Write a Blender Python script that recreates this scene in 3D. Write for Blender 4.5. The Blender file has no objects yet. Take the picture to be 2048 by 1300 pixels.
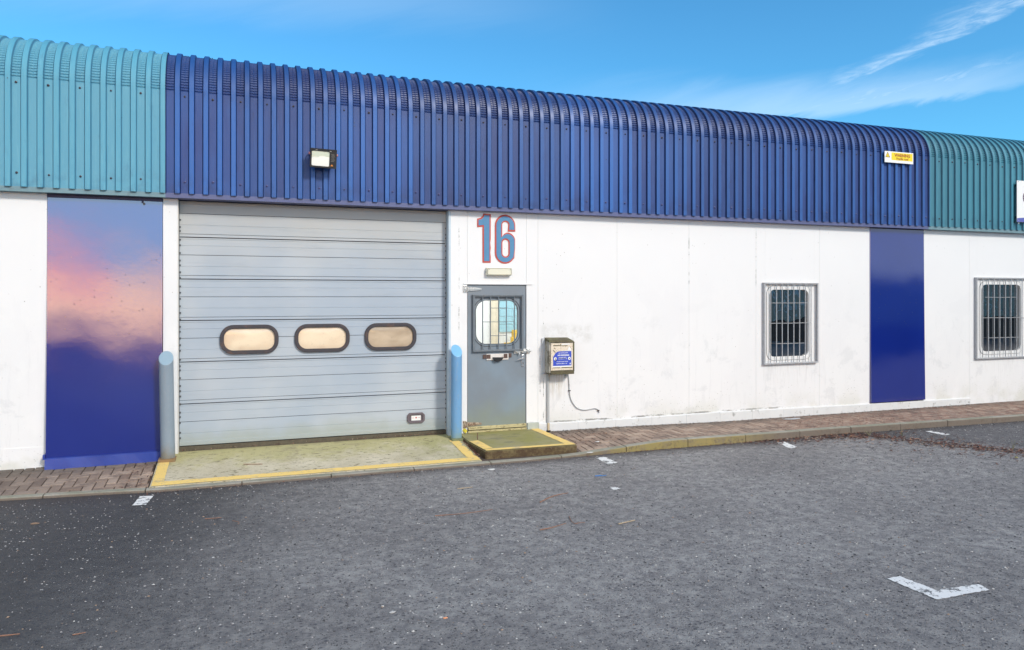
import bpy, bmesh, math, random
from mathutils import Vector, Matrix
R = math.radians
random.seed(7)
S = bpy.context.scene
COL = S.collection

# ------------------------------------------------------------------ camera
cd = bpy.data.cameras.new('camera'); cam = bpy.data.objects.new('camera', cd); COL.objects.link(cam)
S.camera = cam
YAW = math.atan(1480 / 4026.)
cam.location = (0, -9.41, 1.98)
cam.rotation_euler = (R(90), 0, -YAW)
cd.sensor_width = 36; cd.lens = 36 * 1480 / 2048.
cd.shift_y = -58 / 2048.
cd.clip_start = .05; cd.clip_end = 3000

# ------------------------------------------------------------------ world
SUN_EL, SUN_AZ = 34, math.atan2(.42, -.91)      # azimuth measured from +Y towards +X
w = bpy.data.worlds.new('World'); S.world = w; w.use_nodes = True
nt = w.node_tree; N = nt.nodes; Lk = nt.links; N.clear()
def nd(tree, t, **kw):
    n = tree.nodes.new(t)
    for k, v in kw.items():
        if k.startswith('i_'): n.inputs[k[2:].replace('_', ' ')].default_value = v
        else: setattr(n, k, v)
    return n
def mth(tree, op, a, b=None, c=None, clamp=False):
    n = tree.nodes.new('ShaderNodeMath'); n.operation = op; n.use_clamp = clamp
    for i, v in enumerate((a, b, c)):
        if v is None: continue
        if isinstance(v, (int, float)): n.inputs[i].default_value = v
        else: tree.links.new(v, n.inputs[i])
    return n.outputs[0]
def mixc(tree, f, a, b, blend='MIX'):
    n = tree.nodes.new('ShaderNodeMix'); n.data_type = 'RGBA'; n.blend_type = blend; n.clamp_factor = True
    for s, v in ((0, f), (6, a), (7, b)):
        if isinstance(v, (int, float)): n.inputs[s].default_value = v
        elif isinstance(v, tuple): n.inputs[s].default_value = (*v[:3], 1)
        else: tree.links.new(v, n.inputs[s])
    return n.outputs[2]
def ramp(tree, v, lo, hi, smooth=True):
    n = tree.nodes.new('ShaderNodeMapRange'); n.interpolation_type = 'SMOOTHSTEP' if smooth else 'LINEAR'
    n.clamp = True
    tree.links.new(v, n.inputs[0]); n.inputs[1].default_value = lo; n.inputs[2].default_value = hi
    return n.outputs[0]
def noise(tree, vec, scale, detail=4, rough=.55, dist=0):
    n = tree.nodes.new('ShaderNodeTexNoise'); n.inputs['Scale'].default_value = scale
    n.inputs['Detail'].default_value = detail; n.inputs['Roughness'].default_value = rough
    n.inputs['Distortion'].default_value = dist
    if vec is not None: tree.links.new(vec, n.inputs['Vector'])
    return n.outputs['Fac']
def scalev(tree, vec, s):
    n = tree.nodes.new('ShaderNodeVectorMath'); n.operation = 'MULTIPLY'
    tree.links.new(vec, n.inputs[0]); n.inputs[1].default_value = s
    return n.outputs[0]

sky = nd(nt, 'ShaderNodeTexSky', sky_type='NISHITA', sun_disc=False, sun_elevation=R(SUN_EL), sun_rotation=SUN_AZ,
         air_density=1.0, dust_density=.35, ozone_density=2.5, altitude=0)
tc = nd(nt, 'ShaderNodeTexCoord')
sep = nd(nt, 'ShaderNodeSeparateXYZ'); Lk.new(tc.outputs['Generated'], sep.inputs[0])
dx, dy, dz = sep.outputs
ay = mth(nt, 'MAXIMUM', mth(nt, 'ABSOLUTE', dy), .02)
u = mth(nt, 'DIVIDE', dx, ay); v = mth(nt, 'DIVIDE', dz, ay)
north = mth(nt, 'GREATER_THAN', dy, 0.02); south = mth(nt, 'LESS_THAN', dy, -0.02)
# wispy cirrus over the roof
cv = nd(nt, 'ShaderNodeCombineXYZ')
Lk.new(mth(nt, 'MULTIPLY', u, 2.2), cv.inputs[0])
Lk.new(mth(nt, 'MULTIPLY', mth(nt, 'SUBTRACT', v, mth(nt, 'MULTIPLY', u, .33)), 15), cv.inputs[1])
n1 = noise(nt, cv.outputs[0], 1.6, 7, .62, .6)
n2 = noise(nt, cv.outputs[0], 5.5, 6, .65, .9)
wob = mth(nt, 'MULTIPLY', mth(nt, 'SUBTRACT', n1, .5), .055)
def streak(a, b, u0, u1, u2, u3, wup, wdn, q=0):
    # line v = a + b*(u-1) + q*(u-1)^2, soft above (wup), sharper below (wdn)
    um = mth(nt, 'SUBTRACT', u, 1.0)
    line = mth(nt, 'ADD', a, mth(nt, 'ADD', mth(nt, 'MULTIPLY', um, b), mth(nt, 'MULTIPLY', mth(nt, 'MULTIPLY', um, um), q)))
    d = mth(nt, 'ADD', mth(nt, 'SUBTRACT', v, line), wob)
    up = ramp(nt, d, wup, 0); dn = ramp(nt, d, -wdn, 0)
    m = mth(nt, 'MULTIPLY', up, dn)
    m = mth(nt, 'MULTIPLY', m, mth(nt, 'MULTIPLY', ramp(nt, u, u0, u1), ramp(nt, u, u3, u2)))
    return m
detail = mth(nt, 'ADD', .25, mth(nt, 'MULTIPLY', ramp(nt, n2, .3, .75), 1.05))
sA = mth(nt, 'MULTIPLY', streak(.382, .40, .86, 1.05, 2.5, 3.2, .028, .014, .1), detail)
sA2 = mth(nt, 'MULTIPLY', streak(.40, .40, 1.12, 1.3, 2.5, 3.2, .045, .018, .12), detail)
sB = mth(nt, 'MULTIPLY', streak(.340, .24, .62, .95, 1.12, 1.6, .028, .016, .1), detail)
sV = mth(nt, 'MULTIPLY', streak(.330, .17, .30, .82, 1.1, 1.75, .075, .018, .1), .40)
sL = mth(nt, 'MULTIPLY', streak(.47, .08, -.6, -.05, .1, .6, .10, .06, 0), .16)
cl = mth(nt, 'MAXIMUM', mth(nt, 'MAXIMUM', mth(nt, 'MULTIPLY', sA, .46), mth(nt, 'MULTIPLY', sA2, .36)),
         mth(nt, 'MAXIMUM', mth(nt, 'MULTIPLY', sB, .42), mth(nt, 'MAXIMUM', sV, sL)))
cl = mth(nt, 'MULTIPLY', cl, north)
SKY_K = 1.0
tint = mixc(nt, 1.0, sky.outputs[0], (.44, 1.06, 1.28), 'MULTIPLY')
c1 = mixc(nt, mth(nt, 'MULTIPLY', cl, .8), tint, (6.0, 7.2, 8.2))
# unseen pale veil added over the southern sky for soft frontal light
c1 = mixc(nt, mth(nt, 'MULTIPLY', ramp(nt, dy, .10, -.35), .88), c1, (4.7, 4.85, 5.2))
# evening glow low in the sky behind the camera, seen in the glossy panel by the shutter
gv = nd(nt, 'ShaderNodeCombineXYZ'); Lk.new(mth(nt, 'MULTIPLY', u, 6), gv.inputs[0]); Lk.new(mth(nt, 'MULTIPLY', v, 14), gv.inputs[1])
gn = noise(nt, gv.outputs[0], .8, 3, .5)
vv = mth(nt, 'ADD', v, mth(nt, 'MULTIPLY', mth(nt, 'SUBTRACT', gn, .5), .035))
vtop = mth(nt, 'ADD', vv, mth(nt, 'MULTIPLY', mth(nt, 'ADD', u, .15), .14))
g = mth(nt, 'MULTIPLY', ramp(nt, vtop, .094, .070), mth(nt, 'MULTIPLY', ramp(nt, u, -1.0, -.5), ramp(nt, u, .2, .06)))
g = mth(nt, 'MULTIPLY', g, mth(nt, 'MULTIPLY', south, ramp(nt, v, -.02, .0)))
gcol = mixc(nt, mth(nt, 'MULTIPLY', ramp(nt, vtop, .050, .078), ramp(nt, u, -.10, -.18)), (46, 27, 12), (46, 12, 6))
c2 = mixc(nt, g, c1, gcol)
# pale haze-blue bank above the glow
bk = mth(nt, 'MULTIPLY', mth(nt, 'MULTIPLY', ramp(nt, v, .05, .09), ramp(nt, v, .35, .15)), mth(nt, 'MULTIPLY', south, ramp(nt, u, .9, .1)))
bk = mth(nt, 'MULTIPLY', mth(nt, 'MULTIPLY', bk, mth(nt, 'SUBTRACT', 1.0, g)), .8)
c3 = mixc(nt, bk, c2, (13, 19, 24))
bg = nd(nt, 'ShaderNodeBackground'); bg.inputs['Strength'].default_value = .12
Lk.new(c3, bg.inputs[0])
wo = nd(nt, 'ShaderNodeOutputWorld'); Lk.new(bg.outputs[0], wo.inputs[0])

# ------------------------------------------------------------------ sun
sd = bpy.data.lights.new('sun', 'SUN'); sd.energy = 2.15; sd.angle = R(10); sd.color = (1, .945, .87)
so = bpy.data.objects.new('sun', sd); COL.objects.link(so)
dirv = Vector((math.sin(SUN_AZ) * math.cos(R(SUN_EL)), math.cos(SUN_AZ) * math.cos(R(SUN_EL)), math.sin(R(SUN_EL))))
so.rotation_euler = dirv.to_track_quat('Z', 'Y').to_euler(); so.location = dirv * 50
S.view_settings.view_transform = 'Standard'; S.view_settings.look = 'None'
S.view_settings.exposure = .38; S.view_settings.gamma = 1

# ------------------------------------------------------------------ mesh helpers
def wloc(o):
    p = Vector((0, 0, 0))
    while o is not None: p += o.location; o = o.parent
    return p
class MB:
    def __init__(s): s.v = []; s.f = []; s.m = []
    def add(s, vs, fs, mi=0):
        b = len(s.v); s.v += [tuple(x) for x in vs]; s.f += [tuple(b + i for i in f) for f in fs]; s.m += [mi] * len(fs)
        return s
    def box(s, x0, x1, y0, y1, z0, z1, mi=0):
        vs = [(x, y, z) for z in (z0, z1) for y in (y0, y1) for x in (x0, x1)]
        return s.add(vs, [(0, 2, 3, 1), (4, 5, 7, 6), (0, 1, 5, 4), (2, 6, 7, 3), (0, 4, 6, 2), (1, 3, 7, 5)], mi)
    def bbox(s, x0, x1, y0, y1, z0, z1, b=.004, mi=0):
        bm = bmesh.new(); bmesh.ops.create_cube(bm, size=1)
        for q in bm.verts:
            q.co = Vector(((x0 + x1) / 2 + q.co.x * (x1 - x0), (y0 + y1) / 2 + q.co.y * (y1 - y0), (z0 + z1) / 2 + q.co.z * (z1 - z0)))
        bmesh.ops.bevel(bm, geom=bm.edges[:], offset=b, segments=2, affect='EDGES', profile=.6)
        bm.verts.index_update()
        s.add([q.co[:] for q in bm.verts], [tuple(q.index for q in f.verts) for f in bm.faces], mi); bm.free(); return s
    def tube(s, pts, r, n=8, mi=0, caps=True):
        pts = [Vector(p) for p in pts]; rings = []
        up = Vector((0.13, .31, .94)).normalized()
        for i, p in enumerate(pts):
            t = (pts[min(i + 1, len(pts) - 1)] - pts[max(i - 1, 0)]).normalized()
            a = t.cross(up)
            if a.length < .05: a = t.cross(Vector((1, 0, 0)))
            a.normalize(); b = t.cross(a)
            rr = r[i] if isinstance(r, (list, tuple)) else r
            rings.append([p + (a * math.cos(2 * math.pi * k / n) + b * math.sin(2 * math.pi * k / n)) * rr for k in range(n)])
        vs = [q for g in rings for q in g]; fs = []
        for i in range(len(pts) - 1):
            for k in range(n): fs.append((i * n + k, i * n + (k + 1) % n, (i + 1) * n + (k + 1) % n, (i + 1) * n + k))
        if caps: fs.append(tuple(range(n - 1, -1, -1))); fs.append(tuple((len(pts) - 1) * n + k for k in range(n)))
        return s.add(vs, fs, mi)
    def build(s, name, mats, parent=None, at=(0, 0, 0), smooth=False, fix=True, **pr):
        me = bpy.data.meshes.new(name); base = wloc(parent) if parent else Vector(at)
        me.from_pydata([(x - base.x, y - base.y, z - base.z) for x, y, z in s.v], [], s.f)
        if not isinstance(mats, (list, tuple)): mats = [mats]
        for m in mats: me.materials.append(m)
        me.polygons.foreach_set('material_index', s.m)
        if fix:
            bm = bmesh.new(); bm.from_mesh(me); bmesh.ops.recalc_face_normals(bm, faces=bm.faces); bm.to_mesh(me); bm.free()
        if smooth:
            me.polygons.foreach_set('use_smooth', [True] * len(me.polygons))
        me.update()
        o = bpy.data.objects.new(name, me); COL.objects.link(o)
        if parent: o.parent = parent
        else: o.location = at
        for k, val in pr.items(): o[k] = val
        return o
def thing(name, label, cat, loc, group=None):
    o = bpy.data.objects.new(name, None); COL.objects.link(o); o.location = loc
    o.empty_display_size = .2
    o['label'] = label; o['category'] = cat
    if group: o['group'] = group
    return o
def rrect(x0, x1, z0, z1, r, n=8):
    pts = []
    for cx, cz, a0 in ((x1 - r, z1 - r, 0), (x0 + r, z1 - r, 90), (x0 + r, z0 + r, 180), (x1 - r, z0 + r, 270)):
        for k in range(n + 1):
            a = R(a0 + 90 * k / n); pts.append((cx + r * math.cos(a), cz + r * math.sin(a)))
    return pts
def plate(loops, y0, y1, bevel=0):
    """flat shape in the X-Z plane (outer loop + holes), filled and given thickness from y0 to y1 -> (verts, faces)"""
    cu = bpy.data.curves.new('t', 'CURVE'); cu.dimensions = '2D'; cu.fill_mode = 'BOTH'
    cu.extrude = abs(y1 - y0) / 2 - bevel; cu.bevel_depth = bevel; cu.offset = -bevel
    for lp in loops:
        sp = cu.splines.new('POLY'); sp.points.add(len(lp) - 1); sp.use_cyclic_u = True
        for i, (x, z) in enumerate(lp): sp.points[i].co = (x, z, 0, 1)
    ob = bpy.data.objects.new('t', cu); COL.objects.link(ob)
    dg = bpy.context.evaluated_depsgraph_get()
    me = bpy.data.meshes.new_from_object(ob.evaluated_get(dg))
    vs = [(q.co.x, (y0 + y1) / 2 - q.co.z, q.co.y) for q in me.vertices]; fs = [tuple(p.vertices) for p in me.polygons]
    bpy.data.objects.remove(ob); bpy.data.curves.remove(cu); bpy.data.meshes.remove(me)
    return vs, fs
def text(body, x, z, size, y, align='CENTER', th=.001, bold=0.0, sx=1.0):
    cu = bpy.data.curves.new('t', 'FONT'); cu.body = body; cu.size = size; cu.align_x = align; cu.extrude = th / 2
    cu.offset = bold; cu.resolution_u = 3
    ob = bpy.data.objects.new('t', cu); COL.objects.link(ob)
    dg = bpy.context.evaluated_depsgraph_get()
    me = bpy.data.meshes.new_from_object(ob.evaluated_get(dg))
    vs = [(x + q.co.x * sx, y - q.co.z, z + q.co.y) for q in me.vertices]; fs = [tuple(p.vertices) for p in me.polygons]
    bpy.data.objects.remove(ob); bpy.data.curves.remove(cu); bpy.data.meshes.remove(me)
    return vs, fs

# ------------------------------------------------------------------ materials
def newmat(name):
    m = bpy.data.materials.new(name); m.use_nodes = True; t = m.node_tree
    b = t.nodes['Principled BSDF']; g = t.nodes.new('ShaderNodeNewGeometry')
    return m, t, b, g.outputs['Position']
def setin(t, b, key, val):
    if isinstance(val, tuple): b.inputs[key].default_value = (*val[:3], 1)
    elif isinstance(val, (int, float)): b.inputs[key].default_value = val
    else: t.links.new(val, b.inputs[key])
def bump(t, b, h, strength=.3, dist=.01):
    n = t.nodes.new('ShaderNodeBump'); n.inputs['Strength'].default_value = strength; n.inputs['Distance'].default_value = dist
    t.links.new(h, n.inputs['Height']); t.links.new(n.outputs[0], b.inputs['Normal'])
def spots(t, P, scale, lo, hi, seed=0):
    """sparse round specks: 1 inside a speck"""
    n = t.nodes.new('ShaderNodeTexVoronoi'); n.inputs['Scale'].default_value = scale
    off = t.nodes.new('ShaderNodeVectorMath'); off.operation = 'ADD'; off.inputs[1].default_value = (seed, seed * 1.7, seed * .3)
    t.links.new(P, off.inputs[0]); t.links.new(off.outputs[0], n.inputs['Vector'])
    d = ramp(t, n.outputs['Distance'], hi, lo)
    s = t.nodes.new('ShaderNodeSeparateColor'); t.links.new(n.outputs['Color'], s.inputs[0])
    return d, s.outputs[0]
def simple(name, col, rough=.5, var=.12, vscale=6, metal=0, spec=.5, bs=0, bscale=200, dirt=None, dscale=3, dlo=.55, dhi=.75, damt=.6):
    m, t, b, P = newmat(name)
    n = noise(t, P, vscale, 5, .6)
    c = mixc(t, n, tuple(x * (1 - var) for x in col), tuple(min(1, x * (1 + var)) for x in col))
    if dirt: c = mixc(t, mth(t, 'MULTIPLY', ramp(t, noise(t, P, dscale, 8, .65), dlo, dhi), damt), c, dirt)
    setin(t, b, 'Base Color', c); b.inputs['Roughness'].default_value = rough; b.inputs['Metallic'].default_value = metal
    b.inputs['Specular IOR Level'].default_value = spec
    if bs: bump(t, b, noise(t, P, bscale, 3), bs, .002)
    return m

def wall_material():
    m, t, b, P = newmat('white_render')
    sp = nd(t, 'ShaderNodeSeparateXYZ'); t.links.new(P, sp.inputs[0])
    c = mixc(t, noise(t, P, 1.3, 4), (.77, .77, .775), (.81, .81, .805))
    st = scalev(t, P, (7, 7, .9)); streaks = ramp(t, noise(t, st, 1.6, 8, .7), .52, .75)
    low = ramp(t, sp.outputs[2], 2.3, .7)
    c = mixc(t, mth(t, 'MULTIPLY', mth(t, 'MULTIPLY', streaks, low), .5), c, (.62, .625, .64))
    pat = ramp(t, noise(t, P, 2.1, 9, .72, .4), .54, .62)
    c = mixc(t, mth(t, 'MULTIPLY', mth(t, 'MULTIPLY', pat, low), .38), c, (.60, .61, .62))
    rp_ = ramp(t, noise(t, scalev(t, P, (1, 1, .6)), 1.15, 9, .66, .5), .50, .53)
    c = mixc(t, mth(t, 'MULTIPLY', mth(t, 'MULTIPLY', rp_, ramp(t, sp.outputs[2], 2.6, 1.8)), .10), c, (.66, .66, .68))
    # splashed dirt low down
    base = ramp(t, sp.outputs[2], .75, .15)
    d, r = spots(t, P, 34, .10, .26, 3); speck = mth(t, 'MULTIPLY', d, mth(t, 'LESS_THAN', r, mth(t, 'ADD', .025, mth(t, 'MULTIPLY', base, .5))))
    patchy = ramp(t, noise(t, P, 2.0, 4), .42, .62)
    c = mixc(t, mth(t, 'MULTIPLY', mth(t, 'MULTIPLY', speck, .7), mth(t, 'ADD', .25, patchy)), c, (.30, .28, .25))
    c = mixc(t, mth(t, 'MULTIPLY', mth(t, 'MULTIPLY', ramp(t, sp.outputs[2], .55, .1), patchy), .5), c, (.55, .55, .46))
    # rust run and grime round the meter box, a cracked joint by the shutter, peeling paint above the plinth
    def band(axis, lo, hi, f): a = sp.outputs[axis]; return mth(t, 'MULTIPLY', ramp(t, a, lo - f, lo), ramp(t, a, hi + f, hi))
    vn = noise(t, scalev(t, P, (14, 1, 1.0)), 2.5, 6, .7)
    run = mth(t, 'MULTIPLY', mth(t, 'MULTIPLY', band(0, 4.0, 4.2, .06), ramp(t, sp.outputs[2], .45, .93)), ramp(t, vn, .4, .65))
    run = mth(t, 'MULTIPLY', run, mth(t, 'LESS_THAN', sp.outputs[2], .94)); c = mixc(t, mth(t, 'MULTIPLY', run, .7), c, (.42, .34, .20))
    gr = mth(t, 'MULTIPLY', mth(t, 'MULTIPLY', band(0, 3.95, 4.6, .12), band(2, 1.40, 1.52, .12)), ramp(t, noise(t, P, 6, 6, .7), .4, .62)); c = mixc(t, mth(t, 'MULTIPLY', gr, .28), c, (.36, .35, .30))
    for X_, z0_, z1_ in ((2.714, 1.6, 2.95), (3.87, .6, 1.5), (3.92, .3, 2.0), (6.26, 2.2, 2.9), (7.467, 2.2, 2.9)):
        ck = mth(t, 'MULTIPLY', mth(t, 'LESS_THAN', mth(t, 'ABSOLUTE', mth(t, 'SUBTRACT', mth(t, 'ADD', sp.outputs[0], mth(t, 'MULTIPLY', noise(t, P, 12, 3), .008)), X_ + .004)), .0045), band(2, z0_, z1_, .1))
        c = mixc(t, mth(t, 'MULTIPLY', ck, ramp(t, noise(t, P, 3.5, 8, .8), .50, .58)), c, (.16, .16, .15))
    zp = mth(t, 'SUBTRACT', sp.outputs[2], mth(t, 'MULTIPLY', noise(t, P, 5, 5, .8), .05))
    pe = mth(t, 'MULTIPLY', mth(t, 'MULTIPLY', ramp(t, zp, .196, .206), ramp(t, zp, .236, .216)), mth(t, 'MULTIPLY', band(0, 3.7, 7.6, .8), ramp(t, noise(t, scalev(t, P, (1, 1, 3)), 3.0, 8, .8), .46, .56)))
    c = mixc(t, mth(t, 'MULTIPLY', pe, .85), c, (.16, .155, .14))
    for X_ in (7.60, 12.14):
        ws_ = mth(t, 'MULTIPLY', mth(t, 'MULTIPLY', band(0, X_, X_ + 1.0, .02), ramp(t, sp.outputs[2], .35, .90)), mth(t, 'MULTIPLY', mth(t, 'LESS_THAN', sp.outputs[2], .93), ramp(t, vn, .48, .7)))
        c = mixc(t, mth(t, 'MULTIPLY', ws_, .4), c, (.42, .41, .38))
    # bare scraped flecks
    fl = ramp(t, noise(t, scalev(t, P, (6, 6, 3)), 3.2, 10, .85), .70, .73)
    c = mixc(t, mth(t, 'MULTIPLY', fl, .6), c, (.33, .33, .33))
    setin(t, b, 'Base Color', c); b.inputs['Roughness'].default_value = .55; b.inputs['Specular IOR Level'].default_value = .3
    bump(t, b, noise(t, P, 60, 6, .7), .12, .004)
    return m
M_wall = wall_material()
def cladding_material(name, c0, c1, dirt, faded, top_dark=.4):
    m, t, b, P = newmat(name)
    sp = nd(t, 'ShaderNodeSeparateXYZ'); t.links.new(P, sp.inputs[0])
    at = t.nodes.new('ShaderNodeAttribute'); at.attribute_name = 'crown'
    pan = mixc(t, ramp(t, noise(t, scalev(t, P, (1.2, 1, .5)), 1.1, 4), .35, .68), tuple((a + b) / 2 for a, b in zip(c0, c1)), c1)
    c = mixc(t, ramp(t, at.outputs['Fac'], .75, 1, False), pan, c0)  # crowns coloured brighter to stand in for the reflections on them
    c = mixc(t, mth(t, 'MULTIPLY', ramp(t, mth(t, 'ABSOLUTE', mth(t, 'SUBTRACT', at.outputs['Fac'], .5)), .45, .2), .75), c, dirt)  # shade on the rib flanks, painted with the dirt colour
    wnz = t.nodes.new('ShaderNodeTexWhiteNoise'); wnz.noise_dimensions = '1D'; t.links.new(mth(t, 'FLOOR', mth(t, 'DIVIDE', mth(t, 'ADD', sp.outputs[0], .03), 1.0556)), wnz.inputs['W'])
    c = mixc(t, mth(t, 'MULTIPLY', wnz.outputs['Value'], .42), c, dirt)      # each sheet has aged differently
    st = noise(t, scalev(t, P, (26, 1, 1.2)), 2.0, 6, .65)
    c = mixc(t, mth(t, 'MULTIPLY', ramp(t, st, .48, .8), .45), c, faded)
    c = mixc(t, mth(t, 'MULTIPLY', ramp(t, noise(t, scalev(t, P, (5, 1, 1.5)), 3, 8, .7), .56, .75), .35), c, dirt)
    c = mixc(t, mth(t, 'MULTIPLY', mth(t, 'MULTIPLY', ramp(t, sp.outputs[2], 3.5, 3.15), ramp(t, noise(t, P, 4, 6, .7), .42, .65)), .45), c, dirt)
    # darker, uneven tone over the upper, crimped part
    up = ramp(t, mth(t, 'SUBTRACT', sp.outputs[2], mth(t, 'MULTIPLY', noise(t, scalev(t, P, (2.2, 1, .7)), 2.2, 6, .7), .7)), 3.75, 4.3)
    c = mixc(t, mth(t, 'MULTIPLY', up, top_dark), c, dirt)
    d, r = spots(t, P, 12, .05, .11, 1); k = mth(t, 'MULTIPLY', d, mth(t, 'LESS_THAN', r, .05))
    c = mixc(t, mth(t, 'MULTIPLY', k, .8), c, (.02, .02, .03))
    setin(t, b, 'Base Color', c); setin(t, b, 'Roughness', mth(t, 'ADD', .30, mth(t, 'MULTIPLY', st, .28)))
    b.inputs['Specular IOR Level'].default_value = .5
    bump(t, b, noise(t, scalev(t, P, (3, 3, .8)), 4, 3), .25, .006)
    return m
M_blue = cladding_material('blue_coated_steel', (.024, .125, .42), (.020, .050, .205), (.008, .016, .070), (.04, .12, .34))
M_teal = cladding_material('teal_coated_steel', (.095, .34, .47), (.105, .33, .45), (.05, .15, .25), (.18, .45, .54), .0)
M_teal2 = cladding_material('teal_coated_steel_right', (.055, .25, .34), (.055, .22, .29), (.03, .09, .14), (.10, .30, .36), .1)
M_flash_t = simple('weathered_teal_flashing', (.16, .27, .31), .5, .35, 9, dirt=(.08, .08, .08), dscale=12)
M_flash_b = simple('blue_flashing', (.10, .115, .24), .4, .35, 9, dirt=(.05, .05, .09), dscale=10)

def panel_material():
    m, t, b, P = newmat('glossy_blue_panel')
    c = mixc(t, noise(t, P, 1.5, 3), (.005, .016, .18), (.007, .022, .22))
    d, r = spots(t, P, 22, .07, .17, 5)
    sp = nd(t, 'ShaderNodeSeparateXYZ'); t.links.new(P, sp.inputs[0])
    k = mth(t, 'MULTIPLY', mth(t, 'MULTIPLY', d, mth(t, 'LESS_THAN', r, .38)), ramp(t, noise(t, P, 1.4, 2), .36, .5))
    k = mth(t, 'MULTIPLY', k, mth(t, 'MULTIPLY', ramp(t, sp.outputs[2], 1.3, 1.6), ramp(t, sp.outputs[2], 2.7, 2.3)))
    c = mixc(t, k, c, (.01, .01, .02))
    setin(t, b, 'Base Color', c)
    setin(t, b, 'Roughness', mth(t, 'ADD', .065, mth(t, 'MULTIPLY', k, .5)))
    b.inputs['IOR'].default_value = 2.05
    setin(t, b, 'Specular IOR Level', mth(t, 'SUBTRACT', .5, mth(t, 'MULTIPLY', k, .42)))
    bump(t, b, mth(t, 'ADD', mth(t, 'ADD', mth(t, 'MULTIPLY', noise(t, P, 1.3, 1), .30), mth(t, 'MULTIPLY', noise(t, P, 5, 3, .6), .026)), mth(t, 'MULTIPLY', noise(t, P, 110, 2), .013)), .35, .05)
    return m
M_panel = panel_material()
def shutter_material():
    m, t, b, P = newmat('shutter_paint')
    sp = nd(t, 'ShaderNodeSeparateXYZ'); t.links.new(P, sp.inputs[0])
    c = mixc(t, ramp(t, noise(t, P, .9, 3), .35, .65), (.37, .43, .50), (.44, .485, .53))
    c = mixc(t, mth(t, 'MULTIPLY', ramp(t, mth(t, 'ADD', sp.outputs[2], mth(t, 'MULTIPLY', noise(t, P, 1.5, 3), .8)), 2.5, 3.6), .65), c, (.47, .45, .40))
    c = mixc(t, mth(t, 'MULTIPLY', ramp(t, noise(t, scalev(t, P, (.6, 1, 6)), 3, 8, .7), .5, .75), .35), c, (.30, .34, .39))
    c = mixc(t, mth(t, 'MULTIPLY', ramp(t, mth(t, 'SUBTRACT', sp.outputs[2], mth(t, 'MULTIPLY', noise(t, P, 3, 6), .3)), .32, .08), .55), c, (.30, .33, .26))
    fl = ramp(t, noise(t, scalev(t, P, (4, 4, 2)), 5, 10, .85), .735, .75)
    c = mixc(t, mth(t, 'MULTIPLY', fl, .7), c, (.75, .76, .76))
    setin(t, b, 'Base Color', c); b.inputs['Roughness'].default_value = .45
    bump(t, b, noise(t, P, 30, 4), .06, .004)
    return m
M_shut = shutter_material()
M_groove = simple('dark_joint', (.085, .085, .095), .8, .4, 40)
M_rubber = simple('perished_rubber', (.045, .04, .048), .6, .4, 30, dirt=(.16, .08, .05), dscale=9, dlo=.5)
def acrylic(name, a, bc):  # warm glow of the panes is put into the base colour
    m, t, b, P = newmat(name)
    sp = nd(t, 'ShaderNodeSeparateXYZ'); t.links.new(P, sp.inputs[0])
    c = mixc(t, ramp(t, noise(t, scalev(t, P, (1.6, 1, 3)), 2.0, 2, .5, .3), .32, .68), a, bc)
    c = mixc(t, mth(t, 'MULTIPLY', ramp(t, noise(t, P, 40, 5, .8), .56, .7), .35), c, (.25, .2, .15))
    setin(t, b, 'Base Color', c); b.inputs['Roughness'].default_value = .22; b.inputs['Coat Weight'].default_value = .5
    return m
M_acr = acrylic('cream_acrylic', (.74, .57, .40), (.84, .69, .50))
M_acr2 = acrylic('dirty_acrylic', (.42, .32, .22), (.58, .46, .33))
def door_material():
    m, t, b, P = newmat('grey_door_paint')
    sp = nd(t, 'ShaderNodeSeparateXYZ'); t.links.new(P, sp.inputs[0])
    c = mixc(t, ramp(t, noise(t, P, 1.8, 3), .35, .65), (.20, .235, .27), (.215, .275, .335))
    c = mixc(t, mth(t, 'MULTIPLY', ramp(t, sp.outputs[2], 1.4, 2.1), .6), c, (.21, .22, .235))
    gz = ramp(t, mth(t, 'SUBTRACT', sp.outputs[2], mth(t, 'MULTIPLY', noise(t, P, 4, 6), .5)), .42, .0)
    c = mixc(t, mth(t, 'MULTIPLY', gz, .4), c, (.26, .29, .16))
    setin(t, b, 'Base Color', c); b.inputs['Roughness'].default_value = .4
    bump(t, b, noise(t, P, 40, 4), .06, .004)
    return m
M_door = door_material()
M_grille = simple('grille_paint', (.15, .175, .20), .5, .2, 20, dirt=(.30, .31, .32), dscale=25)
M_bars = simple('worn_bar_paint', (.42, .43, .45), .5, .35, 25, dirt=(.42, .40, .36), dscale=16, dlo=.5, damt=.7)
M_white = simple('white_gloss', (.80, .80, .79), .35, .05, 8, dirt=(.45, .42, .38), dscale=16, dlo=.6, dhi=.72)
M_steel = simple('galvanised_steel', (.62, .62, .60), .38, .15, 40, metal=.7, dirt=(.30, .27, .22), dscale=25)
M_rust = simple('rusty_steel', (.45, .37, .28), .6, .3, 30, metal=.3, dirt=(.16, .07, .03), dscale=20, dlo=.45, dhi=.6, damt=.9)
M_black = simple('black_plastic', (.018, .018, .02), .4, .3, 30)
M_blackp = simple('black_housing', (.03, .028, .028), .5, .4, 30, dirt=(.10, .07, .06), dscale=20)
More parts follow.
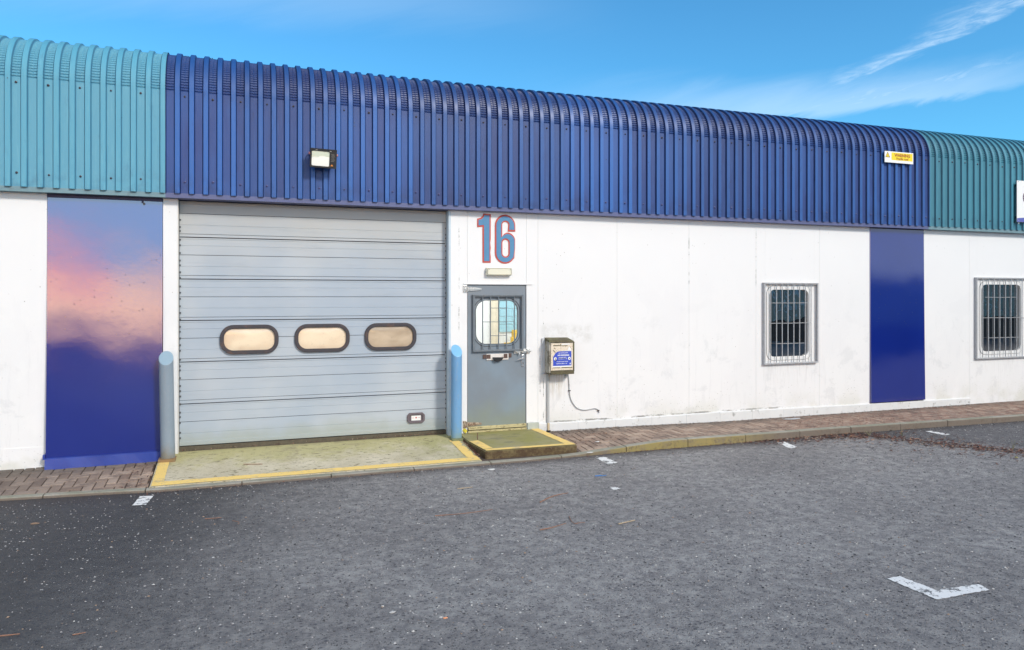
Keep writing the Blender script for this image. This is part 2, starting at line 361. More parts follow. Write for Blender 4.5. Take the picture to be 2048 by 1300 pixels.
def glass(name, fac, col, rough=.01):
    m = bpy.data.materials.new(name); m.use_nodes = True; t = m.node_tree; t.nodes.clear()
    P = t.nodes.new('ShaderNodeNewGeometry').outputs['Position']
    g = t.nodes.new('ShaderNodeBsdfGlossy'); g.inputs['Roughness'].default_value = rough; g.inputs[0].default_value = (1, 1, 1, 1)
    d = t.nodes.new('ShaderNodeBsdfDiffuse')
    t.links.new(mixc(t, noise(t, P, 3, 3), tuple(c * .6 for c in col), tuple(c * 1.4 for c in col)), d.inputs[0])
    bp = t.nodes.new('ShaderNodeBump'); bp.inputs['Strength'].default_value = .25; bp.inputs['Distance'].default_value = .01
    t.links.new(noise(t, P, 2.5, 2), bp.inputs['Height']); t.links.new(bp.outputs[0], g.inputs['Normal'])
    x = t.nodes.new('ShaderNodeMixShader'); x.inputs[0].default_value = fac
    t.links.new(d.outputs[0], x.inputs[1]); t.links.new(g.outputs[0], x.inputs[2])
    o = t.nodes.new('ShaderNodeOutputMaterial'); t.links.new(x.outputs[0], o.inputs[0]); return m
M_glass = glass('window_glass', .42, (.012, .012, .014))

M_clear = bpy.data.materials.new('clear_glass'); M_clear.use_nodes = True
_b = M_clear.node_tree.nodes['Principled BSDF']; _b.inputs['Transmission Weight'].default_value = 1; _b.inputs['Roughness'].default_value = .03; _b.inputs['IOR'].default_value = 1.3

M_pane = bpy.data.materials.new('door_glass'); M_pane.use_nodes = True; _t = M_pane.node_tree; _t.nodes.clear()
_g = _t.nodes.new('ShaderNodeBsdfGlossy'); _g.inputs['Roughness'].default_value = .01; _tr = _t.nodes.new('ShaderNodeBsdfTransparent'); _tr.inputs[0].default_value = (.95, .97, .96, 1)
_x = _t.nodes.new('ShaderNodeMixShader'); _x.inputs[0].default_value = .10; _o = _t.nodes.new('ShaderNodeOutputMaterial')
_t.links.new(_tr.outputs[0], _x.inputs[1]); _t.links.new(_g.outputs[0], _x.inputs[2]); _t.links.new(_x.outputs[0], _o.inputs[0])

def ground_material(name, kind):
    m, t, b, P = newmat(name)
    sp = nd(t, 'ShaderNodeSeparateXYZ'); t.links.new(P, sp.inputs[0])
    if kind == 'asphalt':
        c = mixc(t, ramp(t, noise(t, P, .55, 5, .6), .35, .68), (.37, .352, .338), (.50, .48, .46))
        c = mixc(t, ramp(t, noise(t, P, 9, 6, .75), .35, .7), mixc(t, .55, c, (.06, .06, .075)), c)
        c = mixc(t, ramp(t, noise(t, P, 30, 5, .85), .53, .70), c, (.10, .095, .10))
        # darker, slightly smoother patch to the left, older darker tar beyond the leaf line on the right
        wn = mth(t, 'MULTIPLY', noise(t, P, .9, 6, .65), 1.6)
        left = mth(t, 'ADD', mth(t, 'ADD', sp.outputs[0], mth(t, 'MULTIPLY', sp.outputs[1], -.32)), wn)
        left_dark = ramp(t, left, 3.0, .25)
        c = mixc(t, mth(t, 'MULTIPLY', left_dark, .86), c, (.036, .036, .040))
        wn2 = mth(t, 'MULTIPLY', noise(t, P, 2.0, 5, .65), .5)
        ed = mth(t, 'ADD', mth(t, 'ADD', sp.outputs[0], mth(t, 'MULTIPLY', sp.outputs[1], 1.1)), wn2)
        old = ramp(t, ed, 6.7, 7.3)
        c = mixc(t, mth(t, 'MULTIPLY', old, .6), c, (.045, .045, .055))
        # gutter grime
        gut = ramp(t, mth(t, 'ADD', sp.outputs[1], mth(t, 'MULTIPLY', noise(t, P, 3, 5, .7), .35)), -1.35, -.95)
        c = mixc(t, mth(t, 'MULTIPLY', gut, .7), c, (.06, .05, .05))
        d1, r1 = spots(t, P, 95, .18, .40, 2)
        k1 = mth(t, 'MULTIPLY', d1, mth(t, 'GREATER_THAN', r1, .80)); c = mixc(t, mth(t, 'MULTIPLY', k1, mth(t, 'SUBTRACT', .8, mth(t, 'MULTIPLY', left_dark, .75))), c, (.52, .50, .49))
        d2, r2 = spots(t, P, 70, .15, .42, 9)
        k2 = mth(t, 'MULTIPLY', d2, mth(t, 'LESS_THAN', r2, .30)); c = mixc(t, mth(t, 'MULTIPLY', k2, .75), c, (.035, .035, .045))
        d4, r4 = spots(t, scalev(t, P, (.8, 1.1, 1)), 33, .10, .5, 21)
        k4 = mth(t, 'MULTIPLY', d4, mth(t, 'LESS_THAN', r4, .26)); c = mixc(t, mth(t, 'MULTIPLY', k4, .75), c, (.05, .05, .07))
        d3, r3 = spots(t, P, 42, .10, .24, 14)
        k3 = mth(t, 'MULTIPLY', d3, mth(t, 'GREATER_THAN', r3, .93)); c = mixc(t, mth(t, 'MULTIPLY', k3, mth(t, 'SUBTRACT', .85, mth(t, 'MULTIPLY', left_dark, .8))), c, (.50, .49, .47))
        setin(t, b, 'Base Color', c); setin(t, b, 'Roughness', mth(t, 'SUBTRACT', .85, mth(t, 'MULTIPLY', left_dark, .15)))
        h = mth(t, 'ADD', mth(t, 'ADD', k1, mth(t, 'MULTIPLY', k2, -1.2)), mth(t, 'MULTIPLY', noise(t, P, 55, 6, .8), 1.6))
        bump(t, b, h, .9, .014)
    elif kind == 'dirt':
        c = mixc(t, noise(t, P, 20, 8, .8), (.025, .016, .014), (.15, .11, .09)); setin(t, b, 'Base Color', c)
        b.inputs['Roughness'].default_value = .95; bump(t, b, noise(t, P, 60, 6, .8), .8, .01)
    elif kind == 'concrete':
        c = mixc(t, ramp(t, noise(t, P, 1.7, 6, .6), .35, .7), (.50, .45, .32), (.64, .58, .44))
        nn = noise(t, P, 3.0, 8, .7, .3)
        back = ramp(t, mth(t, 'ADD', sp.outputs[1], mth(t, 'MULTIPLY', mth(t, 'SUBTRACT', nn, .5), 1.8)), -.75, -.1)
        c = mixc(t, mth(t, 'MULTIPLY', back, .75), c, (.41, .38, .15))
        side = mth(t, 'MULTIPLY', ramp(t, sp.outputs[0], 1.6, 2.6), ramp(t, nn, .35, .6)); c = mixc(t, mth(t, 'MULTIPLY', side, .6), c, (.33, .33, .15))
        c = mixc(t, mth(t, 'MULTIPLY', ramp(t, noise(t, scalev(t, P, (1, 2.4, 1)), 11, 6, .75), .56, .62), .8), c, (.12, .105, .05))
        c = mixc(t, mth(t, 'MULTIPLY', ramp(t, noise(t, P, 70, 4, .8), .45, .75), .4), c, (.18, .16, .11))
        c = mixc(t, mth(t, 'MULTIPLY', ramp(t, noise(t, P, 2.6, 8, .75, .6), .52, .66), .45), c, (.26, .22, .15))
        setin(t, b, 'Base Color', c); b.inputs['Roughness'].default_value = .85; bump(t, b, noise(t, P, 90, 6, .8), .4, .005)
    elif kind == 'step':
        c = mixc(t, ramp(t, noise(t, P, 2.2, 6, .6), .35, .7), (.27, .255, .085), (.32, .29, .17))
        c = mixc(t, mth(t, 'MULTIPLY', ramp(t, noise(t, scalev(t, P, (1, 2.5, 1)), 3, 7, .7), .5, .7), .7), c, (.12, .115, .09))
        g2 = nd(t, 'ShaderNodeNewGeometry'); s2 = nd(t, 'ShaderNodeSeparateXYZ'); t.links.new(g2.outputs['Normal'], s2.inputs[0])
        vert = mth(t, 'LESS_THAN', s2.outputs[2], .6)
        cv_ = mixc(t, ramp(t, noise(t, P, 7, 8, .8), .4, .62), (.075, .045, .022), (.17, .13, .06))
        cv_ = mixc(t, ramp(t, noise(t, P, 16, 8, .8), .60, .72), cv_, (.42, .40, .33))
        c = mixc(t, vert, c, cv_)
        setin(t, b, 'Base Color', c); b.inputs['Roughness'].default_value = .85; bump(t, b, noise(t, P, 70, 6, .8), .5, .006)
    elif kind == 'kerb':
        c = mixc(t, ramp(t, noise(t, P, 3, 6, .6), .35, .7), (.25, .25, .19), (.36, .34, .29))
        g2 = nd(t, 'ShaderNodeNewGeometry'); s2 = nd(t, 'ShaderNodeSeparateXYZ'); t.links.new(g2.outputs['Normal'], s2.inputs[0])
        vert = mth(t, 'LESS_THAN', s2.outputs[2], .6)
        yel = mth(t, 'MULTIPLY', mth(t, 'MULTIPLY', ramp(t, sp.outputs[0], 7.2, 5.9), ramp(t, sp.outputs[0], 3.6, 4.8)), ramp(t, noise(t, P, 5, 6, .7), .25, .55))
        cf = mixc(t, yel, (.17, .135, .11), (.30, .24, .08))
        cf = mixc(t, ramp(t, noise(t, P, 14, 8, .8), .5, .72), cf, (.09, .06, .045))
        c = mixc(t, mth(t, 'MULTIPLY', vert, .9), c, cf)
        c = mixc(t, mth(t, 'MULTIPLY', ramp(t, noise(t, P, 20, 6, .8), .55, .7), .5), c, (.10, .09, .07))
        setin(t, b, 'Base Color', c); b.inputs['Roughness'].default_value = .9; bump(t, b, noise(t, P, 90, 6, .8), .5, .006)
    elif kind == 'paver':
        at = t.nodes.new('ShaderNodeAttribute'); at.attribute_name = 'tone'
        c = mixc(t, at.outputs['Fac'], (.27, .19, .145), (.42, .32, .25))
        c = mixc(t, ramp(t, sp.outputs[0], -.6, -2.4), c, mixc(t, at.outputs['Fac'], (.17, .13, .105), (.30, .24, .20)))
        c = mixc(t, mth(t, 'MULTIPLY', ramp(t, noise(t, P, 5, 7, .75), .42, .68), .7), c, (.10, .075, .065))
        nb = ramp(t, mth(t, 'ADD', sp.outputs[1], mth(t, 'MULTIPLY', noise(t, P, 3, 6, .7), .4)), -.25, .15)
        c = mixc(t, mth(t, 'MULTIPLY', nb, .55), c, (.085, .08, .07))
        c = mixc(t, mth(t, 'MULTIPLY', mth(t, 'MULTIPLY', ramp(t, sp.outputs[0], 6.5, 8.5), ramp(t, noise(t, P, 14, 6, .8), .45, .6)), .6), c, (.22, .09, .06))
        setin(t, b, 'Base Color', c); b.inputs['Roughness'].default_value = .9; bump(t, b, noise(t, P, 110, 5, .8), .4, .004)
    return m
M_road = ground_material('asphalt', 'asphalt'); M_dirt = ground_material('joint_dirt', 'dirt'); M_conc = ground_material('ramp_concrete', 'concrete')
M_step = ground_material('step_concrete', 'step'); M_kerb = ground_material('kerb_concrete', 'kerb'); M_pav = ground_material('block_paver', 'paver')
def paint(name, col, under, lo, hi):
    m, t, b, P = newmat(name)
    c = mixc(t, noise(t, P, 6, 5), tuple(x * .86 for x in col), col)
    d, r = spots(t, P, 38, .14, .30, 4)
    c = mixc(t, mth(t, 'MULTIPLY', d, mth(t, 'LESS_THAN', r, .22)), c, under)
    c = mixc(t, ramp(t, noise(t, P, 9, 9, .8), lo, hi), c, under)
    setin(t, b, 'Base Color', c); b.inputs['Roughness'].default_value = .7; bump(t, b, noise(t, P, 80, 5, .8), .4, .005)
    return m
M_mark = paint('white_road_paint', (.86, .86, .84), (.16, .16, .16), .535, .56)
M_yel = paint('yellow_paint', (.90, .64, .20), (.48, .40, .24), .50, .68)

# ------------------------------------------------------------------ ground
def kY(x):      # road-side face of the kerb
    pts = [(-30, 1.6), (-4, -.75), (-2.2, -1.0), (-1.2, -1.10), (-.8, -1.17), (3.2, -1.18), (4.4, -1.11), (8, -1.09), (9.5, -1.13), (12, -1.21), (40, -1.3)]
    if x < -4: return -.75
    for (a, b), (c, d) in zip(pts, pts[1:]):
        if a <= x <= c: return b + (d - b) * (x - a) / (c - a)
    return -1.3
def lerp_t(tab, x):
    if x <= tab[0][0]: return tab[0][1]
    for (a, b), (c, d) in zip(tab, tab[1:]):
        if x <= c: return b + (d - b) * (x - a) / (c - a)
    return tab[-1][1]
def kZ(x): return lerp_t([(3.85, .028), (5.2, .108), (7, .095), (12, .085)], x)
def bZ(x): return lerp_t([(-2.5, .10), (0, .11), (3, .11), (4.2, .118), (5, .115), (6.9, .085), (12, .085)], x)
def pZ(x, y):
    k0 = kY(x) + .1; f = max(0, min(1, (y - k0) / (0 - k0))); return kZ(x) + (bZ(x) - kZ(x)) * f

rd = MB(); nx, ny = 120, 60
rd.add([(-400, -400, 0), (400, -400, 0), (400, 400, 0), (-400, 400, 0)], [(0, 1, 2, 3)])
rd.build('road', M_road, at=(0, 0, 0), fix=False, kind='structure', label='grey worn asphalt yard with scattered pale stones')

# bed under pavers
bd = MB(); xs = [-14 + .25 * i for i in range(150)]
for a, b_ in zip(xs, xs[1:]):
    q = [(a, kY(a) + .05, kZ(a) - .014), (b_, kY(b_) + .05, kZ(b_) - .014), (b_, .3, bZ(b_) - .010), (a, .3, bZ(a) - .010)]
    bd.add(q, [(0, 1, 2, 3)])
bd.build('pavement_bed', M_dirt, at=(0, -.5, 0), fix=False, kind='structure', label='dark dirt filling the joints between the paving blocks')

RAMP = (-.865, 2.685); STEP = (2.70, 3.96)
pv = MB(); tones = []
def paver(x, y, lx, ly):
    gp = .0055; xa, xb, ya, yb = x + gp, x + lx - gp, y + gp, y + ly - gp
    cx = (xa + xb) / 2; yk = kY(cx) + .103
    ya = max(ya, yk); yb = min(yb, .12)
    if yb - ya < .012: return
    for (bx0, bx1) in ((RAMP[0] - .02, STEP[1] + .01),):
        if xb > bx0 and xa < bx1:
            if xa < bx0 - .012 and xb > bx0: xb = bx0
            elif xb > bx1 + .012 and xa < bx1: xa = bx1
            else: return
    if xb - xa < .012: return
    dz = random.uniform(-.0022, .0022); b = .005
    def z(px, py): return pZ(px, py) + dz
    o = [(xa, ya), (xb, ya), (xb, yb), (xa, yb)]; i_ = [(xa + b, ya + b), (xb - b, ya + b), (xb - b, yb - b), (xa + b, yb - b)]
    vs = [(px, py, z(px, py) - .03) for px, py in o] + [(px, py, z(px, py) - .004) for px, py in o] + [(px, py, z(px, py)) for px, py in i_]
    fs = [(8, 9, 10, 11)]
    for k in range(4):
        n = (k + 1) % 4; fs += [(k, n, 4 + n, 4 + k), (4 + k, 4 + n, 8 + n, 8 + k)]
    pv.add(vs, fs); tones.extend([random.random()] * len(vs))
# 90 degree herringbone of 200 x 100 blocks
for i in range(-85, 225):
    for j in range(-14, 3):
        k = (i - j) % 4
        if k == 0: paver(i * .1, j * .1, .2, .1)
        elif k == 3: paver(i * .1, j * .1, .1, .2)
po = pv.build('pavement', M_pav, at=(0, -.5, 0), fix=False, kind='structure', label='brown block paved path between the wall and the kerb')
att = po.data.attributes.new('tone', 'FLOAT', 'POINT'); att.data.foreach_set('value', tones)

# kerb stones
kb = MB(); x = -12.0; L_ = .915; xjoint = .04
x = .02 - L_ * 14
while x < 23:
    xa, xb = x + .005, x + L_ - .005; n = 5
    prof = lambda X: [(kY(X) + .002, -.05), (kY(X), kZ(X) - .014), (kY(X) + .004, kZ(X) - .005), (kY(X) + .013, kZ(X)), (kY(X) + .098, kZ(X) + .001), (kY(X) + .1, kZ(X) - .05)]
    vs = []; fs = []; m_ = 6
    jz = random.uniform(-.002, .002); jy = random.uniform(-.003, .003)
    for i in range(n):
        X = xa + (xb - xa) * i / (n - 1)
        for (yy, zz) in prof(X): vs.append((X, yy + jy, zz + jz))
    for i in range(n - 1):
        for k in range(m_ - 1): fs.append((i * m_ + k, (i + 1) * m_ + k, (i + 1) * m_ + k + 1, i * m_ + k + 1))
    fs.append(tuple(range(m_))); fs.append(tuple((n - 1) * m_ + k for k in range(m_ - 1, -1, -1)))
    kb.add(vs, fs); x += L_
kb.build('kerb', M_kerb, at=(0, -1.1, 0), kind='structure', label='stained concrete kerb rising to the right of the door step')

# ramp slab in front of the shutter
def rZ(y): return .148 + (y - .0) * (.148 - .032) / 1.1
rp = MB(); n = 24; ys = [.10 - 1.17 * k / 12 for k in range(13)]; xs = [RAMP[0] + (RAMP[1] - RAMP[0]) * k / n for k in range(n + 1)]
vs = []; fs = []
for yy in ys:
    for xx in xs: vs.append((xx, yy, rZ(min(yy, 0)) + random.uniform(-.001, .001) + (.0 if yy < -.02 else 0)))
for j in range(12):
    for i in range(n): fs.append((j * (n + 1) + i, (j + 1) * (n + 1) + i, (j + 1) * (n + 1) + i + 1, j * (n + 1) + i + 1))
b0 = len(vs)
rp.add(vs, fs)
for (i0, i1) in ((0, n),):
    for side in (0, n):
        for j in range(12):
            a = vs[j * (n + 1) + side]; b = vs[(j + 1) * (n + 1) + side]
            rp.add([a, b, (b[0], b[1], -.02), (a[0], a[1], -.02)], [(0, 1, 2, 3)])
    for i in range(n):
        a = vs[12 * (n + 1) + i]; b = vs[12 * (n + 1) + i + 1]; rp.add([a, b, (b[0], b[1], -.02), (a[0], a[1], -.02)], [(0, 1, 2, 3)])
ramp_o = rp.build('concrete_ramp', M_conc, at=(.9, -.5, .1), fix=False, kind='structure', label='pale mossy concrete ramp in front of the shutter')
def strip(p0, p1, wd, zf, jag=.006, side=1, lift=.004, jag2=None, seg=.03):
    """painted strip from p0 to p1 (left edge), width wd to the right-hand side, with ragged edges"""
    p0 = Vector(p0); p1 = Vector(p1); d = p1 - p0; n = max(2, int(d.length / seg)); d.normalize(); nn = Vector((d.y, -d.x)) * side
    jag2 = jag if jag2 is None else jag2
    vs = []; fs = []
    for i in range(n + 1):
        c = p0 + (p1 - p0) * i / n
        a = c + nn * random.uniform(-jag, jag); b = c + nn * (wd + random.uniform(-jag2, jag2))
        for q in (a, b): vs.append((q.x, q.y, zf(q.x, q.y) + lift))
    for i in range(n): fs.append((2 * i, 2 * i + 1, 2 * i + 3, 2 * i + 2))
    return vs, fs
yl = MB(); rz = lambda x, y: rZ(y)
yl.add(*strip((RAMP[0] + .012, -1.055), (RAMP[1] - .01, -1.055), .115, rz, side=-1, jag=.004, jag2=.006))
yl.add(*strip((RAMP[0] + .012, -.14), (RAMP[0] + .012, -.941), .11, rz, side=-1, jag=.003))
yl.add(*strip((2.655, -.941), (2.63, -.22), .11, rz, side=-1, jag=.02, jag2=.006, seg=.02))
yl.build('yellow_border', M_yel, ramp_o, fix=False)

# door step
ZST = lambda x, y: .165 + y * .043
A = [(2.70, .0), (2.70, -.45), (2.762, -.985), (3.955, -1.01), (3.845, .0)]
st = MB()
top = [(x, y, ZST(x, y)) for x, y in A]; bot = [(x, y, -.02) for x, y in A]
bm = bmesh.new(); tv = [bm.verts.new(p) for p in top]; bv = [bm.verts.new(p) for p in bot]
bm.faces.new(tv); bm.faces.new(bv[::-1])
for k in range(5): bm.faces.new((tv[k], bv[k], bv[(k + 1) % 5], tv[(k + 1) % 5]))
bmesh.ops.recalc_face_normals(bm, faces=bm.faces)
bmesh.ops.bevel(bm, geom=[e for e in bm.edges if all(v in tv for v in e.verts)] + [e for e in bm.edges if (e.verts[0] in tv) != (e.verts[1] in tv)], offset=.009, segments=2, affect='EDGES')
bm.verts.index_update(); st.add([v.co[:] for v in bm.verts], [tuple(v.index for v in f.verts) for f in bm.faces]); bm.free()
step_o = st.build('door_step', M_step, at=(3.3, -.5, .05), label='low mossy concrete step with yellow painted edges below the grey door', category='step')
ys_ = MB()
ys_.add(*strip((2.775, -.972), (3.94, -.996), .075, ZST, side=-1, jag=.003, jag2=.003))
ys_.add(*strip((2.712, -.46), (2.764, -.893), .125, ZST, side=-1, jag=.003))
ys_.add(*strip((3.833, -.02), (3.937, -.918), .115, ZST, side=1, jag=.003, jag2=.003))
ys_.build('yellow_border', M_yel, step_o, fix=False)

# painted bay marks
def mark(poly, name='bay_marking', jag=.007, label=''):
    pts = []
    for a, b in zip(poly, poly[1:] + poly[:1]):
        a = Vector(a); b = Vector(b); n = max(1, int((b - a).length / .018)); d = (b - a).normalized(); nn = Vector((-d.y, d.x))
        for i in range(n): pts.append(a + (b - a) * i / n + nn * random.uniform(-jag, jag) * (1 if i else .3))
    c = [sum(p[0] for p in poly) / len(poly), sum(p[1] for p in poly) / len(poly)]
    mb = MB(); vs, fs = plate([[(p.x, p.y) for p in pts]], 0, .0001)
    # lay the outline flat on the road as one face
    mb.add([(p.x, p.y, .004) for p in pts], [tuple(range(len(pts)))])
    o = mb.build(name, M_mark, at=(c[0], c[1], .004), fix=False, kind='structure', label=label)
    bm = bmesh.new(); bm.from_mesh(o.data); bmesh.ops.triangulate(bm, faces=bm.faces); 
    for f in bm.faces:
        if f.normal.z < 0: f.normal_flip()
    bm.to_mesh(o.data); bm.free()
mark([(-.955, -1.62), (-.835, -1.64), (-.805, -1.315), (-.925, -1.285)], label='white bay mark below the left bollard', jag=.003)
mark([(4.075, -1.285), (4.215, -1.263), (4.20, -1.605), (4.06, -1.638)], label='white bay mark to the right of the step', jag=.005)
mark([(6.796, -1.275), (6.93, -1.268), (6.84, -1.652), (6.70, -1.638)], label='worn white bay mark left of the leaf litter', jag=.012)
mark([(9.395, -1.343), (9.52, -1.354), (9.527, -1.648), (9.392, -1.672)], label='narrow white bay mark behind the leaf litter', jag=.007)
mark([(4.250, -5.455), (4.372, -5.45), (4.392, -5.728), (4.755, -5.748), (4.735, -5.845), (4.26, -5.84)], label='white L shaped bay corner mark in the foreground', jag=.006)
mark([(3.58, -2.60), (3.66, -2.61), (3.665, -2.68), (3.57, -2.69)], label='small remnant of white paint on the asphalt', jag=.012)

# ------------------------------------------------------------------ the terrace of units
XL, XM, XR = -.80, 10.92, 22.0            # teal | blue | teal
unitL = thing('industrial_unit', 'unit at the left edge with pale teal ribbed cladding and a tall sunset-reflecting blue panel', 'building', (-1.6, .1, .1), 'units of the terrace')
unitM = thing('industrial_unit', 'middle unit with dark blue ribbed cladding, grey roller shutter and number 16', 'building', (4.5, .1, .1), 'units of the terrace')
unitR = thing('industrial_unit', 'unit at the right edge with dark teal cladding and the cropped barred window', 'building', (12.5, .1, .1), 'units of the terrace')

PITCH, X00 = .1508, .004
def cladding(x0, x1, mat, parent):
    prof = [(-.0375, 0, 1), (-.005, 0, 1), (0, 0, .15), (.005, 0, 1), (.0375, 0, 1), (.0445, .014, 1), (.0505, .027, .3), (.0515, .028, 0),
            (.0993, .028, 0), (.1003, .027, .3), (.1063, .014, 1)]
    # rows: (y, z, ny, nz, crimp)
    rows = [(-.10, 3.157, -1, 0, 0), (-.10, 3.75, -1, 0, 0), (-.10, 4.325, -1, 0, 0)]
    RAD, A0 = .545, 84; cy, cz = -.10 + RAD, 4.335; nC = 24
    for c in range(nC):
        for fr, d in ((0, 0), (.12, -.010), (.34, -.008), (.55, .001), (.9, .003)):
            a = R(A0) * (c + fr) / nC
            rows.append((cy - RAD * math.cos(a), cz + RAD * math.sin(a), -math.cos(a), math.sin(a), d))
    a = R(A0); ey, ez = cy - RAD * math.cos(a), cz + RAD * math.sin(a)
    rows.append((ey, ez, -math.cos(a), math.sin(a), 0))
    rows.append((ey + 8, ez + 8 * math.tan(R(6)), -math.cos(a), math.sin(a), 0))
    cols = []
    k0 = int((x0 - X00) / PITCH) - 2
    k = k0
    while True:
        c = X00 + k * PITCH
        if c - .04 > x1: break
        for dx_, off, am in prof:
            X = c + dx_
            if x0 - 1e-6 <= X <= x1 + 1e-6: cols.append((X, off, am))
        k += 1
    if cols[0][0] > x0 + .002: cols.insert(0, (x0, cols[0][1], cols[0][2]))
    if cols[-1][0] < x1 - .002: cols.append((x1, cols[-1][1], cols[-1][2]))
    nc = len(cols); vs = []; fs = []
    for (yy, zz, ny, nz, d) in rows:
        for (X, off, am) in cols:
            o = off + d * am
            vs.append((X, yy + ny * o, zz + nz * o))
    for r in range(len(rows) - 1):
        for c in range(nc - 1): fs.append((r * nc + c, r * nc + c + 1, (r + 1) * nc + c + 1, (r + 1) * nc + c))
    mb = MB(); mb.add(vs, fs); o = mb.build('ribbed_cladding', mat, parent, fix=False)
    at = o.data.attributes.new('crown', 'FLOAT', 'POINT'); at.data.foreach_set('value', [off / .028 for _ in rows for (X, off, am) in cols])
cladding(-8, XL, M_teal, unitL); cladding(XL, XM, M_blue, unitM); cladding(XM, XR, M_teal2, unitR)

# screws
def screw_mesh(mat):
    mb = MB(); n = 8; rings = [(.008, 0), (.008, -.003), (.0052, -.004), (.005, -.008), (.002, -.0095)]
    vs = []; fs = []
    for r_, y in rings:
        for k in range(n): vs.append((r_ * math.cos(2 * math.pi * k / n), y, r_ * math.sin(2 * math.pi * k / n)))
    for i in range(len(rings) - 1):
        for k in range(n): fs.append((i * n + k, i * n + (k + 1) % n, (i + 1) * n + (k + 1) % n, (i + 1) * n + k))
    fs.append(tuple((len(rings) - 1) * n + k for k in range(n)))
    me = bpy.data.meshes.new('screw'); me.from_pydata(vs, [], fs); me.materials.append(mat); me.update(); return me
M_screw = simple('dull_screw', (.05, .045, .06), .4, .3, 50, metal=.4)
M_screwb = simple('blue_screw_cap', (.06, .07, .20), .35, .3, 50)
sm1, sm2 = screw_mesh(M_screw), screw_mesh(M_screwb)
def screws(x0, x1, parent, first, meshes, zs=(3.30, 4.275)):
    k = -30
    while k < 120:
        X = X00 + k * PITCH
        if x0 < X < x1 and k % 2 == first:
            for z in zs:
                o = bpy.data.objects.new('screw', meshes[0] if z > 4 else meshes[-1]); COL.objects.link(o); o.parent = parent
                o.location = Vector((X + random.uniform(-.004, .004), -.1, z + random.uniform(-.008, .008))) - wloc(parent)
                o.rotation_euler = (0, random.uniform(0, 3), 0); s_ = random.uniform(1.3, 1.8); o.scale = (s_, s_, s_)
        k += 1
screws(-7, XL, unitL, 1, (sm1, sm1)); screws(XL, XM - .05, unitM, 0, (sm1, sm2)); screws(XM, 14, unitR, 0, (sm1, sm1))

def flashing(x0, x1, mat, parent):
    mb = MB(); mb.box(x0, x1, -.104, -.096, 3.108, 3.162); mb.box(x0, x1, -.096, .10, 3.108, 3.114)
    x = x0 + 1.3
    mb.build('flashing', mat, parent)
flashing(-8, XL, M_flash_t, unitL); flashing(XL, XM, M_flash_b, unitM); flashing(XM, XR, M_flash_t, unitR)

def wallpiece(mb, x0, x1, z0, z1, y0=0.0, y1=.12): mb.bbox(x0 + .001, x1 - .001, y0, y1, z0, z1, .0016)
mb = MB(); wallpiece(mb, -8, -4.9, -.05, 3.108); wallpiece(mb, -4.9, -1.992, -.05, 3.108)
mb.build('wall', M_wall, unitL)
mb = MB(); mb.bbox(-4.9, -2.0, -.004, 0, -.02, .326, .0015); mb.build('skirting', M_wall, unitL)
mb = MB()
wallpiece(mb, -.835, -.678, .0, 3.108); mb.build('jamb', M_wall, unitM); mb = MB()
wallpiece(mb, 2.576, 2.828, .0, 3.108)
wallpiece(mb, 2.828, 3.668, 2.132, 3.108)
wallpiece(mb, 3.668, 3.839, .0, 3.108)
for a, b in ((3.839, 5.058), (5.058, 6.26), (6.26, 7.467)): wallpiece(mb, a, b, .0, 3.108)
WX0, WX1, WZ0, WZ1 = 7.64, 8.59, .96, 2.15
wallpiece(mb, 7.467, WX0, .0, 3.108); wallpiece(mb, WX1, 8.698, .0, 3.108); wallpiece(mb, WX0 - .002, WX1 + .002, .0, WZ0); wallpiece(mb, WX0 - .002, WX1 + .002, WZ1, 3.108)
wallpiece(mb, 8.698, 9.738, .0, 3.108)
mb.build('wall', M_wall, unitM)
mb = MB(); wallpiece(mb, 10.932, 12.0, .0, 3.108)
VX0, VX1, VZ0, VZ1 = 12.19, 13.6, .92, 2.26
wallpiece(mb, 12.0, VX0, .0, 3.108); wallpiece(mb, VX1, 15.6, .0, 3.108); wallpiece(mb, 15.6, 22, .0, 3.108); wallpiece(mb, VX0 - .002, VX1 + .002, .0, VZ0); wallpiece(mb, VX0 - .002, VX1 + .002, VZ1, 3.108)
mb.build('wall', M_wall, unitR)
# building bodies behind the front
for (x0, x1, p) in ((-8, XL, unitL), (XL, XM, unitM), (XM, XR, unitR)):
    mb = MB()
    if p is unitM:
        mb.box(x0 + .002, 2.55, .17, 8.3, -.05, 4.6); mb.box(5.4, x1 - .002, .17, 8.3, -.05, 4.6)
        mb.box(2.552, 5.398, 2.3, 8.3, -.05, 4.6); mb.box(2.552, 5.398, .17, 2.298, 2.72, 4.6)
    else: mb.box(x0 + .002, x1 - .002, .17, 8.3, -.05, 4.6)
    mb.build('inner_wall', M_groove, p)
# lobby put in behind the door glass to make the pane bright
room_white = simple('lobby_white', (.80, .80, .78), .7, .05, 4)
mb = MB(); mb.box(2.56, 5.39, 2.26, 2.29, .1, 2.7); mb.box(2.56, 2.59, .13, 2.26, .1, 2.7); mb.box(5.36, 5.39, .13, 2.26, .1, 2.7); mb.box(2.59, 5.36, .13, 2.26, .08, .12); mb.box(2.59, 5.36, .13, 2.26, 2.68, 2.70)
room = mb.build('lobby', room_white, unitM)
mb = MB()
for k in range(9): mb.box(4.06, 5.2, 2.235, 2.255, 1.38 + k * .13, 1.38 + k * .13 + .124)
mb.build('lobby_shutter', simple('lobby_teal', (.33, .55, .63), .5, .08, 3), room)
mb = MB(); mb.box(3.90, 4.03, 2.2, 2.255, .12, 2.68); mb.box(3.42, 3.47, 2.22, 2.255, .12, 2.68); mb.build('lobby_post', simple('lobby_cream', (.66, .58, .44), .6, .2, 9), room)
